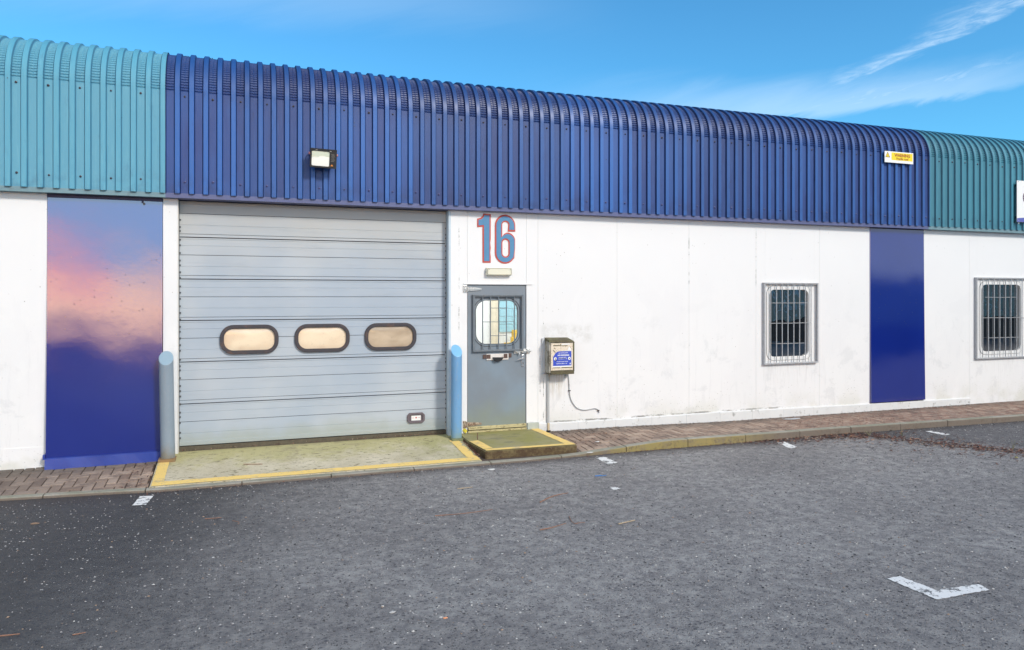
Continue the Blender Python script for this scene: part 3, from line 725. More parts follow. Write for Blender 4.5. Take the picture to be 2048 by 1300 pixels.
mb = MB(); mb.bbox(4.22, 4.42, 1.95, 2.1, 1.28, 1.42, .01); mb.bbox(4.20, 4.25, 1.95, 2.1, .12, 1.3, .01); mb.bbox(4.05, 4.2, 1.9, 2.0, .12, 1.22, .01); mb.build('yellow_trolley', simple('trolley_yellow', (.80, .50, .04), .5, .1), room)
m = bpy.data.materials.new('lobby_glow'); m.use_nodes = True; _e = m.node_tree.nodes['Principled BSDF']; _e.inputs['Emission Color'].default_value = (.95, .98, 1, 1); _e.inputs['Emission Strength'].default_value = 6.0
mb = MB(); mb.box(2.9, 5.0, .6, 1.5, 2.66, 2.675); mb.build('lobby_glow_panel', m, room)  # unseen glowing panel added to light the lobby

# angle trim at the right jamb of the shutter opening
mb = MB(); mb.bbox(2.5765, 2.60, -.006, -.001, .14, 3.10, .001); mb.bbox(2.5705, 2.5765, -.006, .11, .14, 3.10, .001)
mb.build('corner_trim', simple('pale_blue_trim', (.52, .62, .70), .5, .15, 6, dirt=(.42, .44, .32), dscale=4), unitM)
mb = MB(); mb.bbox(-.679, -.673, -.004, .11, .12, 3.10, .001)
mb.build('corner_trim', simple('cream_trim', (.74, .72, .66), .5, .12, 6, dirt=(.45, .40, .30), dscale=5), unitM)

# plinth
def plinth(x0, x1, parent, n):
    mb = MB(); xs = [x0 + (x1 - x0) * i / n for i in range(n + 1)]
    for a, b in zip(xs, xs[1:]):
        a += .0015; b -= .0015
        T_ = lambda X: lerp_t([(3.8, .238), (4.8, .226), (6.9, .236), (9.3, .214), (12, .2)], X)
        P_ = lambda X: [(-.024, bZ(X) - .05), (-.024, T_(X) - .014), (-.018, T_(X) - .004), (0, T_(X))]
        vs = [(a, y, z) for y, z in P_(a)] + [(b, y, z) for y, z in P_(b)]
        mb.add(vs, [(i, i + 1, 5 + i, 4 + i) for i in range(3)] + [(0, 4, 7, 3), (0, 3, 2, 1), (4, 5, 6, 7)])
    mb.build('plinth', simple('plinth_paint', (.68, .69, .69), .6, .12, 5, dirt=(.28, .28, .26), dscale=11, dlo=.58, dhi=.70, damt=.8), parent)
plinth(3.845, 10.92, unitM, 12); plinth(10.92, 12.0, unitR, 2)
mb = MB(); mb.bbox(3.675, 3.842, -.03, 0, .10, .252, .006); mb.build('plinth', simple('grey_green_render', (.42, .46, .42), .8, .2, 8, dirt=(.25, .27, .15), dscale=12), unitM)

# glossy blue panels, slightly bowed
def blue_panel(x0, x1, z0, z1, parent, bow, power, base=0.0, yk=0):
    nx_, nz_ = 10, 26; vs = []; fs = []
    for j in range(nz_ + 1):
        z = z0 + (z1 - z0) * j / nz_; t = (z - z0) / (z1 - z0)
        for i in range(nx_ + 1):
            s_ = i / nx_; X = x0 + (x1 - x0) * s_
            vs.append((X, base - bow * (1 - t) ** power - .006 * math.sin(math.pi * s_), z))
    for j in range(nz_):
        for i in range(nx_): a = j * (nx_ + 1) + i; fs.append((a, a + 1, a + nx_ + 2, a + nx_ + 1))
    mb = MB(); mb.add(vs, fs)
    for X, s in ((x0, 0), (x1, nx_)):
        for j in range(nz_):
            a = vs[j * (nx_ + 1) + s]; b = vs[(j + 1) * (nx_ + 1) + s]
            mb.add([a, b, (b[0], .05, b[2]), (a[0], .05, a[2])], [(0, 1, 2, 3)])
    o = mb.build('blue_panel', M_panel, parent, smooth=False)
    for p in o.data.polygons[:nx_ * nz_]: p.use_smooth = True
    return o
bp = blue_panel(-1.989, -.838, .205, 3.068, unitL, .085, 1.45)
mb = MB()
vs = []; fs = []
for i in range(13):
    X = -1.992 + 1.156 * i / 12; vs += [(X, -.088, .212), (X, -.112 - .004 * math.sin(i * 1.3), .205), (X, -.128 + .012 * i / 12, bZ(X) - .012), (X, -.04, bZ(X) - .012)]
for i in range(12):
    for k in range(3): fs.append((4 * i + k, 4 * i + k + 1, 4 * i + 5 + k, 4 * i + 4 + k))
mb.add(vs, fs); mb.box(-2.012, -1.992, -.11, .0, .20, .25)
mb.build('panel_skirt', simple('blue_skirt_paint', (.03, .06, .30), .32, .3, 3, spec=.4, dirt=(.03, .02, .10), dscale=4), unitL)
mb = MB(); mb.box(-1.99, -.838, -.015, .05, 3.068, 3.108); mb.box(-1.055, -1.035, -.02, 0, 3.045, 3.066)
mb.build('panel_shadow_gap', simple('navy_shadow', (.012, .012, .07), .5), unitL)  # dark strip standing in for the shadow gap above the panel
blue_panel(9.745, 10.928, .222, 3.098, unitM, .03, 1.3, -.004)
mb = MB(); mb.bbox(9.7395, 9.7445, -.012, .03, .225, 3.09, .001); mb.build('panel_edge', simple('lilac_edge', (.30, .28, .48), .4), unitM)  # pale colour painted for the reflection along the panel edge
# marks of an old sticky screw hole on the panel
mb = MB(); mb.tube([(-1.03, -.012, 3.035), (-1.03, -.018, 3.035)], .012, 12); mb.build('vent_hole', M_black, bp)

# roller shutter -----------------------------------------------------------
sx0, sx1 = -.668, 2.568
sections = [(3.09, 2.675), (2.675, 2.18), (2.18, 1.69), (1.69, 1.20), (1.20, .704), (.704, .205)]
pr = []     # (y, z, mat)
Y0 = .12
def vgroove(z, w_, d, mi): return [(Y0, z + w_ / 2, 0), (Y0 + d, z + w_ / 4, mi), (Y0 + d, z - w_ / 4, mi), (Y0, z - w_ / 2, 0)]
pr = [(Y0, 3.10, 0)]
for i, (zt, zb) in enumerate(sections):
    top = 3.165 if i == 0 else zt
    for off, w_, d, mi in ((.10, .005, .003, 0), (.21, .008, .007, 1), (.345, .005, .003, 0), (.452, .007, .006, 1)):
        z = top - off
        if z < 3.08 and z > zb + .012: pr += vgroove(z, w_, d, mi)
    if i < 5: pr += [(Y0 + .0, zb + .006, 1), (Y0 + .02, zb + .004, 1), (Y0 + .02, zb - .004, 1), (Y0 - .004, zb - .006, 0), (Y0 - .004, zb - .02, 0), (Y0, zb - .024, 0)]
pr += [(Y0, .262, 0), (Y0 - .006, .256, 0), (Y0 - .006, .215, 0), (Y0 + .03, .205, 1)]
vs = []; fs = []; mi = []
nx_ = 8
for (y, z, m_) in pr:
    for i in range(nx_ + 1):
        X = sx0 + (sx1 - sx0) * i / nx_
        vs.append((X, y + .003 * math.sin(X * 1.7 + z * 2.3) + .0015 * math.sin(X * 5 + z * 7), z))
mb = MB()
for r in range(len(pr) - 1):
    m_ = 1 if (pr[r][2] and pr[r + 1][2]) or (abs(pr[r][0] - Y0) > .0045 and pr[r][0] > Y0 and abs(pr[r + 1][0] - Y0) > .0045) else 0
    for i in range(nx_):
        a = r * (nx_ + 1) + i; fs.append((a, a + 1, a + nx_ + 2, a + nx_ + 1)); mi.append(m_)
mb.v = vs; mb.f = fs; mb.m = mi
shutter = mb.build('roller_shutter', [M_shut, M_groove], unitM, fix=False)
shutter['label'] = 'closed grey sectional shutter with three oval windows'
mb = MB(); mb.box(-.676, sx0, .112, .16, .16, 3.09); mb2 = MB(); mb2.box(sx1, 2.5695, .105, .16, .16, 3.09)
for k in range(34):
    z = .3 + k * .078 + random.uniform(-.02, .02); mb.box(-.672, -.655 + random.uniform(0, .004), .108, .118, z, z + .02)
    mb2.box(2.558, 2.569, .108, .118, z, z + .02)
mb.build('side_seal', M_groove, shutter); mb2.build('side_seal', M_groove, shutter)
mb = MB(); mb.box(-.676, 2.569, .105, .165, .10, .204); mb.build('threshold', simple('threshold_dirt', (.10, .085, .06), .9, .5, 20, dirt=(.05, .02, .02), dscale=8), unitM)
def dome(x0, x1, z0, z1, r, y, h, n=8, rings=7):
    lp = rrect(x0, x1, z0, z1, r, n); cx, cz = (x0 + x1) / 2, (z0 + z1) / 2; vs = []; fs = []; m_ = len(lp)
    for k in range(rings):
        s_ = 1 - k / rings; dd = h * (1 - s_ ** 3)
        for x, z in lp: vs.append((cx + (x - cx) * s_, y - dd, cz + (z - cz) * s_))
    vs.append((cx, y - h, cz))
    for k in range(rings - 1):
        for i in range(m_): fs.append((k * m_ + i, k * m_ + (i + 1) % m_, (k + 1) * m_ + (i + 1) % m_, (k + 1) * m_ + i))
    for i in range(m_): fs.append(((rings - 1) * m_ + i, (rings - 1) * m_ + (i + 1) % m_, rings * m_))
    return vs, fs
for (x0, x1, mt) in ((-.225, .445, M_acr), (.634, 1.305, M_acr), (1.494, 2.164, M_acr2)):
    z0, z1 = 1.279, 1.632
    mb = MB(); mb.add(*plate([rrect(x0, x1, z0, z1, .150), rrect(x0 + .045, x1 - .045, z0 + .045, z1 - .045, .108)], .088, .122, .006))
    seal = mb.build('window_seal', M_rubber, shutter)
    mb = MB(); mb.add(*dome(x0 + .040, x1 - .040, z0 + .040, z1 - .040, .11, .112, .010)); mb.build('window_pane', mt, shutter, smooth=True)
mb = MB(); oc = lambda x0, x1, z0, z1, c: [(x0 + c, z0), (x1 - c, z0), (x1, z0 + c), (x1, z1 - c), (x1 - c, z1), (x0 + c, z1), (x0, z1 - c), (x0, z0 + c)]
mb.add(*plate([oc(2.044, 2.277, .318, .454, .03), oc(2.075, 2.247, .345, .427, .012)], .096, .122, .004))
mb.box(2.07, 2.25, .112, .119, .34, .43)
hd = mb.build('pull_handle', simple('grey_brown_plastic', (.13, .105, .12), .5, .3, 20, dirt=(.16, .07, .04), dscale=25), shutter)
mb = MB(); mb.box(2.10, 2.225, .108, .1115, .352, .416); mb.build('handle_label', M_white, shutter)
mb = MB(); mb.add([(2.163 + .012 * math.cos(a / 10 * 6.283), .1075, .388 + .010 * math.sin(a / 10 * 6.283)) for a in range(10)], [tuple(range(10))])
for q in (2.108, 2.125, 2.186, 2.203): mb.box(q, q + .012, .107, .1078, .384, .389)
mb.build('label_mark', simple('red_print', (.55, .06, .05)), shutter)

# personnel door ----------------------------------------------------------
mb = MB(); mb.add(*plate([[(2.836, .195), (3.660, .195), (3.660, 2.124), (2.836, 2.124)], rrect(2.946, 3.547, 1.335, 1.923, .145, 10)], .008, .05, .002))
door = mb.build('door', M_door, unitM)
mb = MB(); mb.box(2.829, 3.667, .051, .06, .12, 1.31); mb.box(2.829, 3.667, .051, .06, 1.95, 2.131); mb.box(2.829, 2.935, .051, .06, 1.31, 1.95); mb.box(3.56, 3.667, .051, .06, 1.31, 1.95); mb.box(2.829, 2.8355, .014, .05, .12, 2.131); mb.box(3.6605, 3.667, .014, .05, .12, 2.131)
mb.build('door_gap', M_groove, unitM)
mb = MB(); mb.add(*plate([rrect(2.915, 3.578, 1.304, 1.954, .175, 10), rrect(2.921, 3.572, 1.310, 1.948, .171, 10)], .004, .009))
mb.add(*plate([rrect(2.944, 3.549, 1.333, 1.925, .147, 10), rrect(2.950, 3.543, 1.339, 1.919, .142, 10)], .004, .012)); mb.build('window_rim', M_black, door)
mb = MB(); mb.add([(2.93, .030, 1.32), (3.56, .030, 1.32), (3.56, .030, 1.94), (2.93, .030, 1.94)], [(0, 1, 2, 3)]); mb.build('window_pane', M_pane, door, fix=False)
def grille(x0, x1, z0, z1, bars, hb, parent, mt, yf=-.045, fw=.022, bw=.014, ends=None):
    mb = MB()
    yb = -.001
    mb.bbox(x0, x0 + .012, yf, yb, z0, z1, .002); mb.bbox(x0 + .012, x0 + fw, yf, yf + .008, z0, z1, .002)
    mb.bbox(x1 - .012, x1, yf, yb, z0, z1, .002); mb.bbox(x1 - fw, x1 - .012, yf, yf + .008, z0, z1, .002)
    mb.bbox(x0 - .006, x1, yf - .003, yb, z1, z1 + .012, .002); mb.bbox(x0, x1, yf - .003, yb, z0 - .012, z0, .002)
    mb.bbox(x0 + fw, x1 - fw, yf, yf + .008, z1 - .012, z1, .002); mb.bbox(x0 + fw, x1 - fw, yf, yf + .008, z0, z0 + .012, .002)
    for b in bars: mb.tube([(b + random.uniform(-.002, .002), yf + .012, z0), (b + random.uniform(-.003, .003), yf + .013, (z0 + z1) / 2), (b, yf + .012, z1)], bw / 2, 8)
    for (z, a, b) in hb: mb.tube([(a, yf + .018, z), ((a + b) / 2, yf + .019, z - .002), (b, yf + .018, z)], .004, 6)
    o = mb.build('grille', mt, parent, smooth=False); return o
grille(2.899, 3.615, 1.252, 1.985, [3.035, 3.146, 3.259, 3.373, 3.487], [(1.635, 3.035, 3.487), (1.82, 3.146, 3.373), (1.449, 3.146, 3.373)], door, M_grille, -.032, .026, .015)
mb = MB(); mb.bbox(3.094, 3.407, -.006, .008, 1.121, 1.204, .003)
lb = mb.build('letter_plate', simple('worn_white_plate', (.74, .70, .66), .4, .1, 20, dirt=(.4, .28, .2), dscale=14), door)
mb = MB(); mb.bbox(3.095, 3.150, -.010, -.0065, 1.140, 1.196, .001); M_tape = simple('brown_tape', (.10, .06, .05), .7, .5, 40); mb.bbox(3.046, 3.0945, -.004, .007, 1.142, 1.196, .002); mb.build('tape_residue', M_tape, door); mb = MB(); mb.bbox(3.338, 3.392, -.010, -.0065, 1.142, 1.200, .001)
mb.bbox(3.39, 3.452, -.004, .007, 1.150, 1.204, .002)
mb.build('tape_residue', M_tape, door)
mb = MB(); mb.add(*plate([[(3.178, 1.160), (3.330, 1.156), (3.322, 1.140), (3.292, 1.108), (3.23, 1.098), (3.205, 1.104), (3.182, 1.135)]], -.034, -.011, .003)); mb.build('letter_flap', M_black, door)
mb = MB(); mb.bbox(3.596, 3.636, -.004, .0075, 1.020, 1.180, .003); mb.tube([(3.618, -.004, 1.135), (3.618, -.034, 1.135), (3.60, -.040, 1.134), (3.56, -.042, 1.128), (3.523, -.040, 1.120)], [.008, .008, .008, .007, .005], 8)
mb.build('handle', simple('chrome', (.75, .75, .74), .22, .05, 20, metal=.85), door)
mb = MB(); mb.box(3.613, 3.621, -.006, -.003, 1.058, 1.078); mb.build('keyhole', M_black, door)
mb = MB(); mb.bbox(3.487, 3.588, -.006, .0075, 1.195, 1.262, .003); mb.bbox(3.592, 3.66, -.008, .0075, 1.200, 1.258, .003)
mb.bbox(3.664, 3.716, -.010, -.001, 1.196, 1.264, .003)
mb.tube([(3.495, -.016, 1.228), (3.73, -.016, 1.228)], .010, 10); mb.bbox(3.52, 3.55, -.026, -.006, 1.208, 1.25, .003); mb.bbox(3.60, 3.62, -.028, -.008, 1.205, 1.252, .003); mb.bbox(3.675, 3.70, -.028, -.010, 1.205, 1.252, .003)
mb.tube([(3.555, -.020, 1.222), (3.556, -.026, 1.185)], .009, 8)
mb.build('bolt', M_steel, door)
def hinge(z, mt):
    mb = MB()
    mb.add(*plate([[(2.835, z + .028), (2.94, z + .020), (3.022, z + .012), (3.030, z), (3.022, z - .014), (2.94, z - .022), (2.835, z - .030)]], -.004, .0075, .002))
    mb.add(*plate([[(2.835, z + .012), (3.02, z + .004), (3.02, z - .006), (2.835, z - .012)]], -.009, -.0045, .001))
    mb.bbox(2.766, 2.812, -.008, -.001, z - .048, z + .048, .003)
    mb.tube([(2.820, -.012, z - .036), (2.820, -.012, z + .036)], .011, 10)
    mb.bbox(2.79, 2.83, -.018, -.009, z - .014, z + .016, .003)
    for x, dz_ in ((2.775, .034), (2.775, -.034), (2.80, .034), (2.80, -.034), (2.86, .018), (2.86, -.019), (2.93, .0), (3.015, 0)):
        mb.tube([(x, -.0088, z + dz_), (x, -.0105, z + dz_)], .0042, 8, 1)
    mb.build('hinge', [mt, M_black], door)
hinge(2.072, M_steel); hinge(.278, M_rust)
mb = MB(); mb.bbox(2.84, 3.662, -.034, .007, .205, .222, .004); mb.bbox(2.836, 3.668, -.018, .007, .165, .192, .004); mb.bbox(2.84, 3.662, -.008, .007, .222, .245, .003)
mb.build('weather_bar', simple('rotten_cream_timber', (.50, .44, .24), .7, .2, 15, dirt=(.14, .11, .05), dscale=16, dlo=.5, dhi=.65, damt=.8), door)
mb = MB(); mb.bbox(2.775, 3.752, -.014, .0, 2.134, 2.146, .002); mb.build('drip_rail', M_wall, unitM)
mb = MB(); mb.add([(2.760, -.004, .20), (2.8, -.03, .165), (2.83, -.004, .19), (2.815, -.004, .215), (2.78, -.004, .235)], [(0, 1, 2, 3, 4)]); mb.build('lichen_patch', simple('yellow_lichen', (.55, .47, .05), .9, .3, 40), unitM)

# windows -----------------------------------------------------------------
def barred_window(x0, x1, z0, z1, gx0, gx1, gz0, gz1, rad, parent, gr, bars, hb, label):
    mb = MB(); mb.add(*plate([[(x0, z0), (x1, z0), (x1, z1), (x0, z1)], rrect(gx0, gx1, gz0, gz1, rad, 8)], .000, .05, .002))
    mb.add(*plate([rrect(gx0 - .045, gx1 + .045, gz0 - .05, gz1 + .05, rad + .03, 8), rrect(gx0 + .004, gx1 - .004, gz0 + .004, gz1 - .004, rad, 8)], -.008, .0, .002))
    wd = mb.build('window', M_white, parent); wd['label'] = label
    mb = MB(); mb.add(*plate([rrect(gx0 - .049, gx1 + .049, gz0 - .054, gz1 + .054, rad + .033, 8), rrect(gx0 - .045, gx1 + .045, gz0 - .05, gz1 + .05, rad + .03, 8)], -.004, -.0005))
    mb.build('window_rim', M_rubber, wd)
    mb = MB(); mb.add([(gx0 - .02, .03, gz0 - .02), (gx1 + .02, .03, gz0 - .02), (gx1 + .02, .03, gz1 + .02), (gx0 - .02, .03, gz1 + .02)], [(0, 1, 2, 3)])
    mb.build('window_pane', M_glass, wd, fix=False)
    grille(*gr, bars, hb, wd, M_bars, -.048, .022, .015)
    return wd
barred_window(WX0, WX1, WZ0, WZ1, 7.712, 8.477, 1.03, 2.083, .09, unitM, (7.587, 8.636, .932, 2.176), [7.715, 7.826, 7.934, 8.045, 8.158, 8.271, 8.385, 8.499],
              [(1.872, 7.735, 8.46), (1.556, 7.715, 8.50), (1.238, 7.826, 8.385)], 'white framed window with rounded dark glass')
barred_window(VX0, VX1, VZ0, VZ1, 12.285, 13.285, .995, 2.188, .11, unitR, (12.122, 13.86, .884, 2.296), [12.282 + .1415 * k for k in range(11)],
              [(1.958, 12.35, 13.13), (1.594, 12.282, 13.42), (1.238, 12.43, 13.2)], 'wider white framed window cropped by the photo edge')

# ------------------------------------------------------------------ things on the front
# number 16
def zx(x): return 2.966 + (x - 135) / 1378.
def zz_(y): return 2.423 + (975 - y) / 1378.
def arc(cx, cy, rx, ry, a0, a1, n=14): return [(cx + rx * math.cos(R(a0 + (a1 - a0) * i / n)), cy - ry * math.sin(R(a0 + (a1 - a0) * i / n))) for i in range(n + 1)]
one = [(250, 68), (393, 75), (393, 540), (384, 600), (393, 700), (383, 780), (393, 860), (393, 972), (235, 972), (235, 310), (132, 322), (132, 165), (195, 150), (238, 112)]
one_i = [(268, 96), (368, 100), (368, 944), (262, 944), (262, 278), (156, 292), (156, 186), (215, 172), (262, 128)]
six = [(475, 275)] + arc(675, 275, 200, 202, 180, 0, 20)[1:] + [(877, 382), (728, 385), (738, 262)] + arc(678, 262, 60, 55, 0, 180, 10)[1:] + [(618, 484), (655, 432), (700, 408)] + arc(715, 560, 160, 157, 88, 10, 10) + [(870, 700), (856, 885)] + arc(672, 790, 197, 195, -30, -180, 16)
six_i = [(503, 280)] + arc(678, 280, 176, 176, 180, 0, 20)[1:] + [(862, 352), (752, 350), (762, 262)] + arc(680, 262, 84, 78, 0, 180, 10)[1:] + [(594, 500), (650, 456), (700, 432)] + arc(712, 575, 150, 146, 88, 12, 10) + [(858, 700), (838, 872)] + arc(674, 790, 171, 168, -30, -180, 16)
hole = arc(682, 598, 60, 60, 0, 180, 10) + arc(682, 790, 60, 60, 180, 360, 10)
hole_i = arc(682, 598, 84, 84, 0, 180, 10) + arc(682, 790, 84, 84, 180, 360, 10)
M_red = simple('faded_red', (.52, .075, .05), .5, .25, 40, dirt=(.20, .06, .06), dscale=20)
M_num = simple('number_blue', (.085, .24, .42), .4, .15, 14, dirt=(.14, .20, .27), dscale=8)
cv2 = lambda L: [(zx(a), zz_(b)) for a, b in L]
def number(outer, inner, holes, holes_i, label):
    mb = MB(); mb.add(*plate([cv2(outer)] + [cv2(h) for h in holes], -.008, -.0005, .001))
    n_ = mb.build('door_number', M_red, at=(zx(sum(p[0] for p in outer) / len(outer)), -.004, 2.75), label=label, category='number')
    n_['group'] = 'digits of the unit number'
    mb = MB(); mb.add(*plate([cv2(inner)] + [cv2(h) for h in holes_i], -.011, -.0085, .0005)); mb.build('digit_face', M_num, n_)
    return n_
number(one, one_i, [], [], 'blue digit 1 with red edge on the white wall above the grey door')
number(six, six_i, [hole], [hole_i], 'blue digit 6 with red edge on the white wall above the grey door')

# bulkhead lamp
mb = MB(); mb.bbox(3.082, 3.438, -.062, 0, 2.254, 2.362, .014)
bl = mb.build('bulkhead_lamp', simple('cream_polycarbonate', (.76, .74, .60), .35, .05, 10, dirt=(.5, .48, .35), dscale=18), at=(3.26, 0, 2.31), label='cream rectangular bulkhead lamp between the number 16 and the grey door', category='wall lamp')
mb = MB(); mb.add(*plate([rrect(3.090, 3.430, 2.262, 2.354, .012), rrect(3.097, 3.423, 2.269, 2.347, .010)], -.066, -.0625)); mb.bbox(3.078, 3.083, -.03, -.01, 2.29, 2.31, .001); mb.bbox(3.436, 3.442, -.03, -.01, 2.27, 2.30, .001)
mb.build('lamp_rim', simple('dark_cream', (.40, .38, .30), .5), bl)
mb = MB(); mb.tube([(3.112, -.066, 2.335), (3.112, -.069, 2.335)], .004, 8); mb.tube([(3.41, -.066, 2.335), (3.41, -.069, 2.335)], .004, 8); mb.build('lamp_screw', M_black, bl)

# meter box
mx0, mx1 = 3.932, 4.300
M_box = simple('weathered_box', (.40, .38, .33), .7, .25, 14, dirt=(.10, .085, .05), dscale=10, dlo=.42, dhi=.62, damt=.85)
mb = MB(); mb.bbox(mx0, mx1, -.172, 0, .93, 1.372, .008)
box = mb.build('meter_box', M_box, at=(4.11, -.09, .93), label='weathered gas meter box with a blue notice, on the white wall right of the door', category='meter box')
M_boxd = simple('mossy_brown', (.10, .085, .05), .9, .4, 25, dirt=(.20, .21, .10), dscale=14, dlo=.45, dhi=.65)
mb = MB()
mb.add([(mx0 - .004, -.192, 1.352), (mx1 + .006, -.192, 1.346), (mx1 + .006, 0, 1.372), (mx0 - .004, 0, 1.372), (mx0 - .002, -.178, 1.378), (mx1 - .02, -.178, 1.372), (mx1 - .02, 0, 1.404), (mx0 - .002, 0, 1.408)],
       [(0, 1, 5, 4), (1, 2, 6, 5), (2, 3, 7, 6), (3, 0, 4, 7), (4, 5, 6, 7), (0, 3, 2, 1)])
mb.build('hood', M_boxd, box)
mb = MB(); mb.bbox(mx0 + .02, mx1 + .002, -.182, -.02, .912, .962, .006); mb.bbox(mx1 - .012, mx1 + .004, -.184, -.02, .95, 1.35, .003); mb.build('box_edge', M_boxd, box)
mb = MB(); mb.bbox(3.89, 3.9315, -.03, 0, .912, 1.40, .003); mb.bbox(3.886, 3.96, -.05, -.0, .905, .912, .001); mb.build('backing_board', simple('grey_backing', (.50, .52, .55), .6, .12, 9, dirt=(.3, .3, .3), dscale=8), box)
m, t, b, P = newmat('speckled_cream'); c = mixc(t, noise(t, P, 12, 4), (.66, .55, .40), (.80, .72, .60))
d_, r_ = spots(t, P, 75, .15, .42, 2); c = mixc(t, mth(t, 'MULTIPLY', d_, mth(t, 'LESS_THAN', r_, .5)), c, (.22, .14, .08))
c = mixc(t, ramp(t, noise(t, P, 18, 8, .8), .60, .68), c, (.12, .07, .04)); setin(t, b, 'Base Color', c); b.inputs['Roughness'].default_value = .6; M_cream = m
mb = MB(); mb.bbox(mx0 + .022, mx1 - .018, -.184, -.1725, .968, 1.338, .004); bd_ = mb.build('box_door', M_cream, box)
mb = MB(); mb.box(3.985, 4.085, -.1865, -.1842, 1.300, 1.312); mb.box(4.105, 4.20, -.1865, -.1842, 1.298, 1.306); mb.box(4.09, 4.10, -.1865, -.1842, 1.296, 1.325)
mb.box(3.985, 4.09, -.1865, -.1842, 1.002, 1.008); mb.box(4.11, 4.27, -.1865, -.1842, .999, 1.009)
mb.tube([(3.985, -.186, 1.245), (4.018, -.186, 1.215)], .004, 5); mb.tube([(3.998, -.186, 1.28), (4.02, -.186, 1.262)], .003, 5)
mb.build('latch_slots', M_boxd, box)
M_blu = simple('notice_blue', (.05, .09, .52), .35, .12, 20); M_wht = simple('notice_white', (.82, .82, .80), .5, .03)
mb = MB(); mb.box(3.976, 4.258, -.1862, -.1846, 1.012, 1.03); mb.box(4.118, 4.26, -.1862, -.1846, 1.228, 1.232)
mb.add([(4.195, -.186, 1.236), (4.256, -.186, 1.236), (4.226, -.186, 1.296)], [(0, 1, 2)]); mb.box(4.11, 4.235, -.1862, -.1846, 1.315, 1.332)
mb.build('notice_border', M_wht, box, fix=False)
mb = MB(); mb.add([(p[0], -.1865, p[1]) for p in [(3.985, 1.030), (4.256, 1.030), (4.256, 1.228), (4.065, 1.228), (4.02, 1.205), (3.985, 1.15)]], [(0, 1, 2, 3, 4, 5)])
mb.build('notice', M_blu, box, fix=False)
mb = MB()
for tx, x, z, sz, bo in (('GAS INSTALLATION', 4.135, 1.199, .016, .0004), ('NO SMOKING', 4.138, 1.164, .027, .0012), ('NO NAKED LIGHTS', 4.125, 1.138, .0135, .0004), ('NO MOBILE PHONES', 4.125, 1.119, .0135, .0004),
                         ('IN CASE OF LEAK OR FIRE', 4.12, 1.082, .0145, .0004), ('TELEPHONE 0800 111 999', 4.11, 1.055, .0145, .0004)):
    mb.add(*text(tx, x, z, sz, -.1872, th=.0006, bold=bo))
for cx_ in (4.018, 4.226): mb.add([(cx_ + .021 * math.cos(a / 16 * 6.283), -.1870, 1.128 + .021 * math.sin(a / 16 * 6.283)) for a in range(16)], [tuple(range(16))])
mb.add([(4.226, -.1872, 1.048), (4.25, -.1872, 1.048), (4.238, -.1872, 1.072)], [(0, 1, 2)])
mb.build('notice_lettering', M_wht, box, fix=False)
mb = MB(); mb.tube([(4.022, -.189, 1.135), (4.026, -.189, 1.10), (4.02, -.189, 1.09)], [.004, .006, .002], 6); mb.tube([(4.06, -.1885, 1.13), (4.16, -.1885, 1.128), (4.18, -.1885, 1.118)], [.001, .003, .001], 5)
mb.tube([(4.223, -.188, 1.122), (4.232, -.188, 1.130)], .007, 6); mb.build('scorch_mark', M_black, box)
mb = MB(); mb.bbox(3.965, 3.997, -.030, -.001, .20, .912, .004); pipe = mb.build('conduit', simple('grey_conduit', (.40, .41, .42), .6, .12, 20, dirt=(.26, .25, .22), dscale=8), at=(3.98, -.015, .11), label='grey conduit running down the wall from the meter box to the paving', category='pipe')
mb = MB(); mb.bbox(3.966, 3.996, -.045, -.026, .13, .235, .004); mb.build('conduit_foot', simple('bare_foot', (.55, .45, .30), .7, .2, 20, dirt=(.2, .12, .07), dscale=20), pipe)
mb = MB(); mb.tube([(3.981, -.04, .09), (3.981, -.04, .135)], .028, 12); mb.build('conduit_collar', M_black, pipe)
def smooth_pts(pts, n=6):
    out = []; P_ = [Vector(p) for p in pts]; P_ = [P_[0]] + P_ + [P_[-1]]
    for i in range(1, len(P_) - 2):
        for k in range(n):
            t_ = k / n; a, b, c, d = P_[i - 1:i + 3]
            out.append(.5 * ((2 * b) + (-a + c) * t_ + (2 * a - 5 * b + 4 * c - d) * t_ ** 2 + (-a + 3 * b - 3 * c + d) * t_ ** 3))
    out.append(P_[-1]); return out
cpts = smooth_pts([(4.285, -.012, .925), (4.298, -.012, .80), (4.306, -.012, .669), (4.318, -.012, .58), (4.35, -.012, .50), (4.41, -.012, .425), (4.475, -.012, .392), (4.55, -.012, .378), (4.631, -.012, .385), (4.70, -.012, .392), (4.745, -.012, .375), (4.768, -.012, .33)])
mb = MB(); mb.tube(cpts, .006, 8)
cab = mb.build('cable', simple('grey_cable', (.38, .39, .40), .6), at=(4.3, -.012, .92), smooth=True, label='thin grey cable curling down the wall below the meter box', category='cable')
mb = MB(); mb.bbox(4.292, 4.322, -.022, 0, .655, .668, .002); mb.build('cable_clip', M_blackp, cab); mb = MB(); mb.bbox(4.742, 4.768, -.022, 0, .352, .368, .002); mb.build('cable_clip', M_blackp, cab); mb = MB(); mb.bbox(4.296, 4.31, -.02, 0, .74, .744, .001); mb.build('cable_clip', M_blackp, cab)
mb = MB(); mb.add(*plate([oc(4.236, 4.272, .835, .893, .012)], -.012, -.001, .002)); mb.tube([(4.254, -.012, .868), (4.254, -.02, .868)], .010, 8)
mb.build('cleat', simple('grey_cleat', (.42, .43, .44), .5, .2, 30), at=(4.254, -.006, .86), label='small grey metal cleat on the wall just under the meter box', category='bracket')

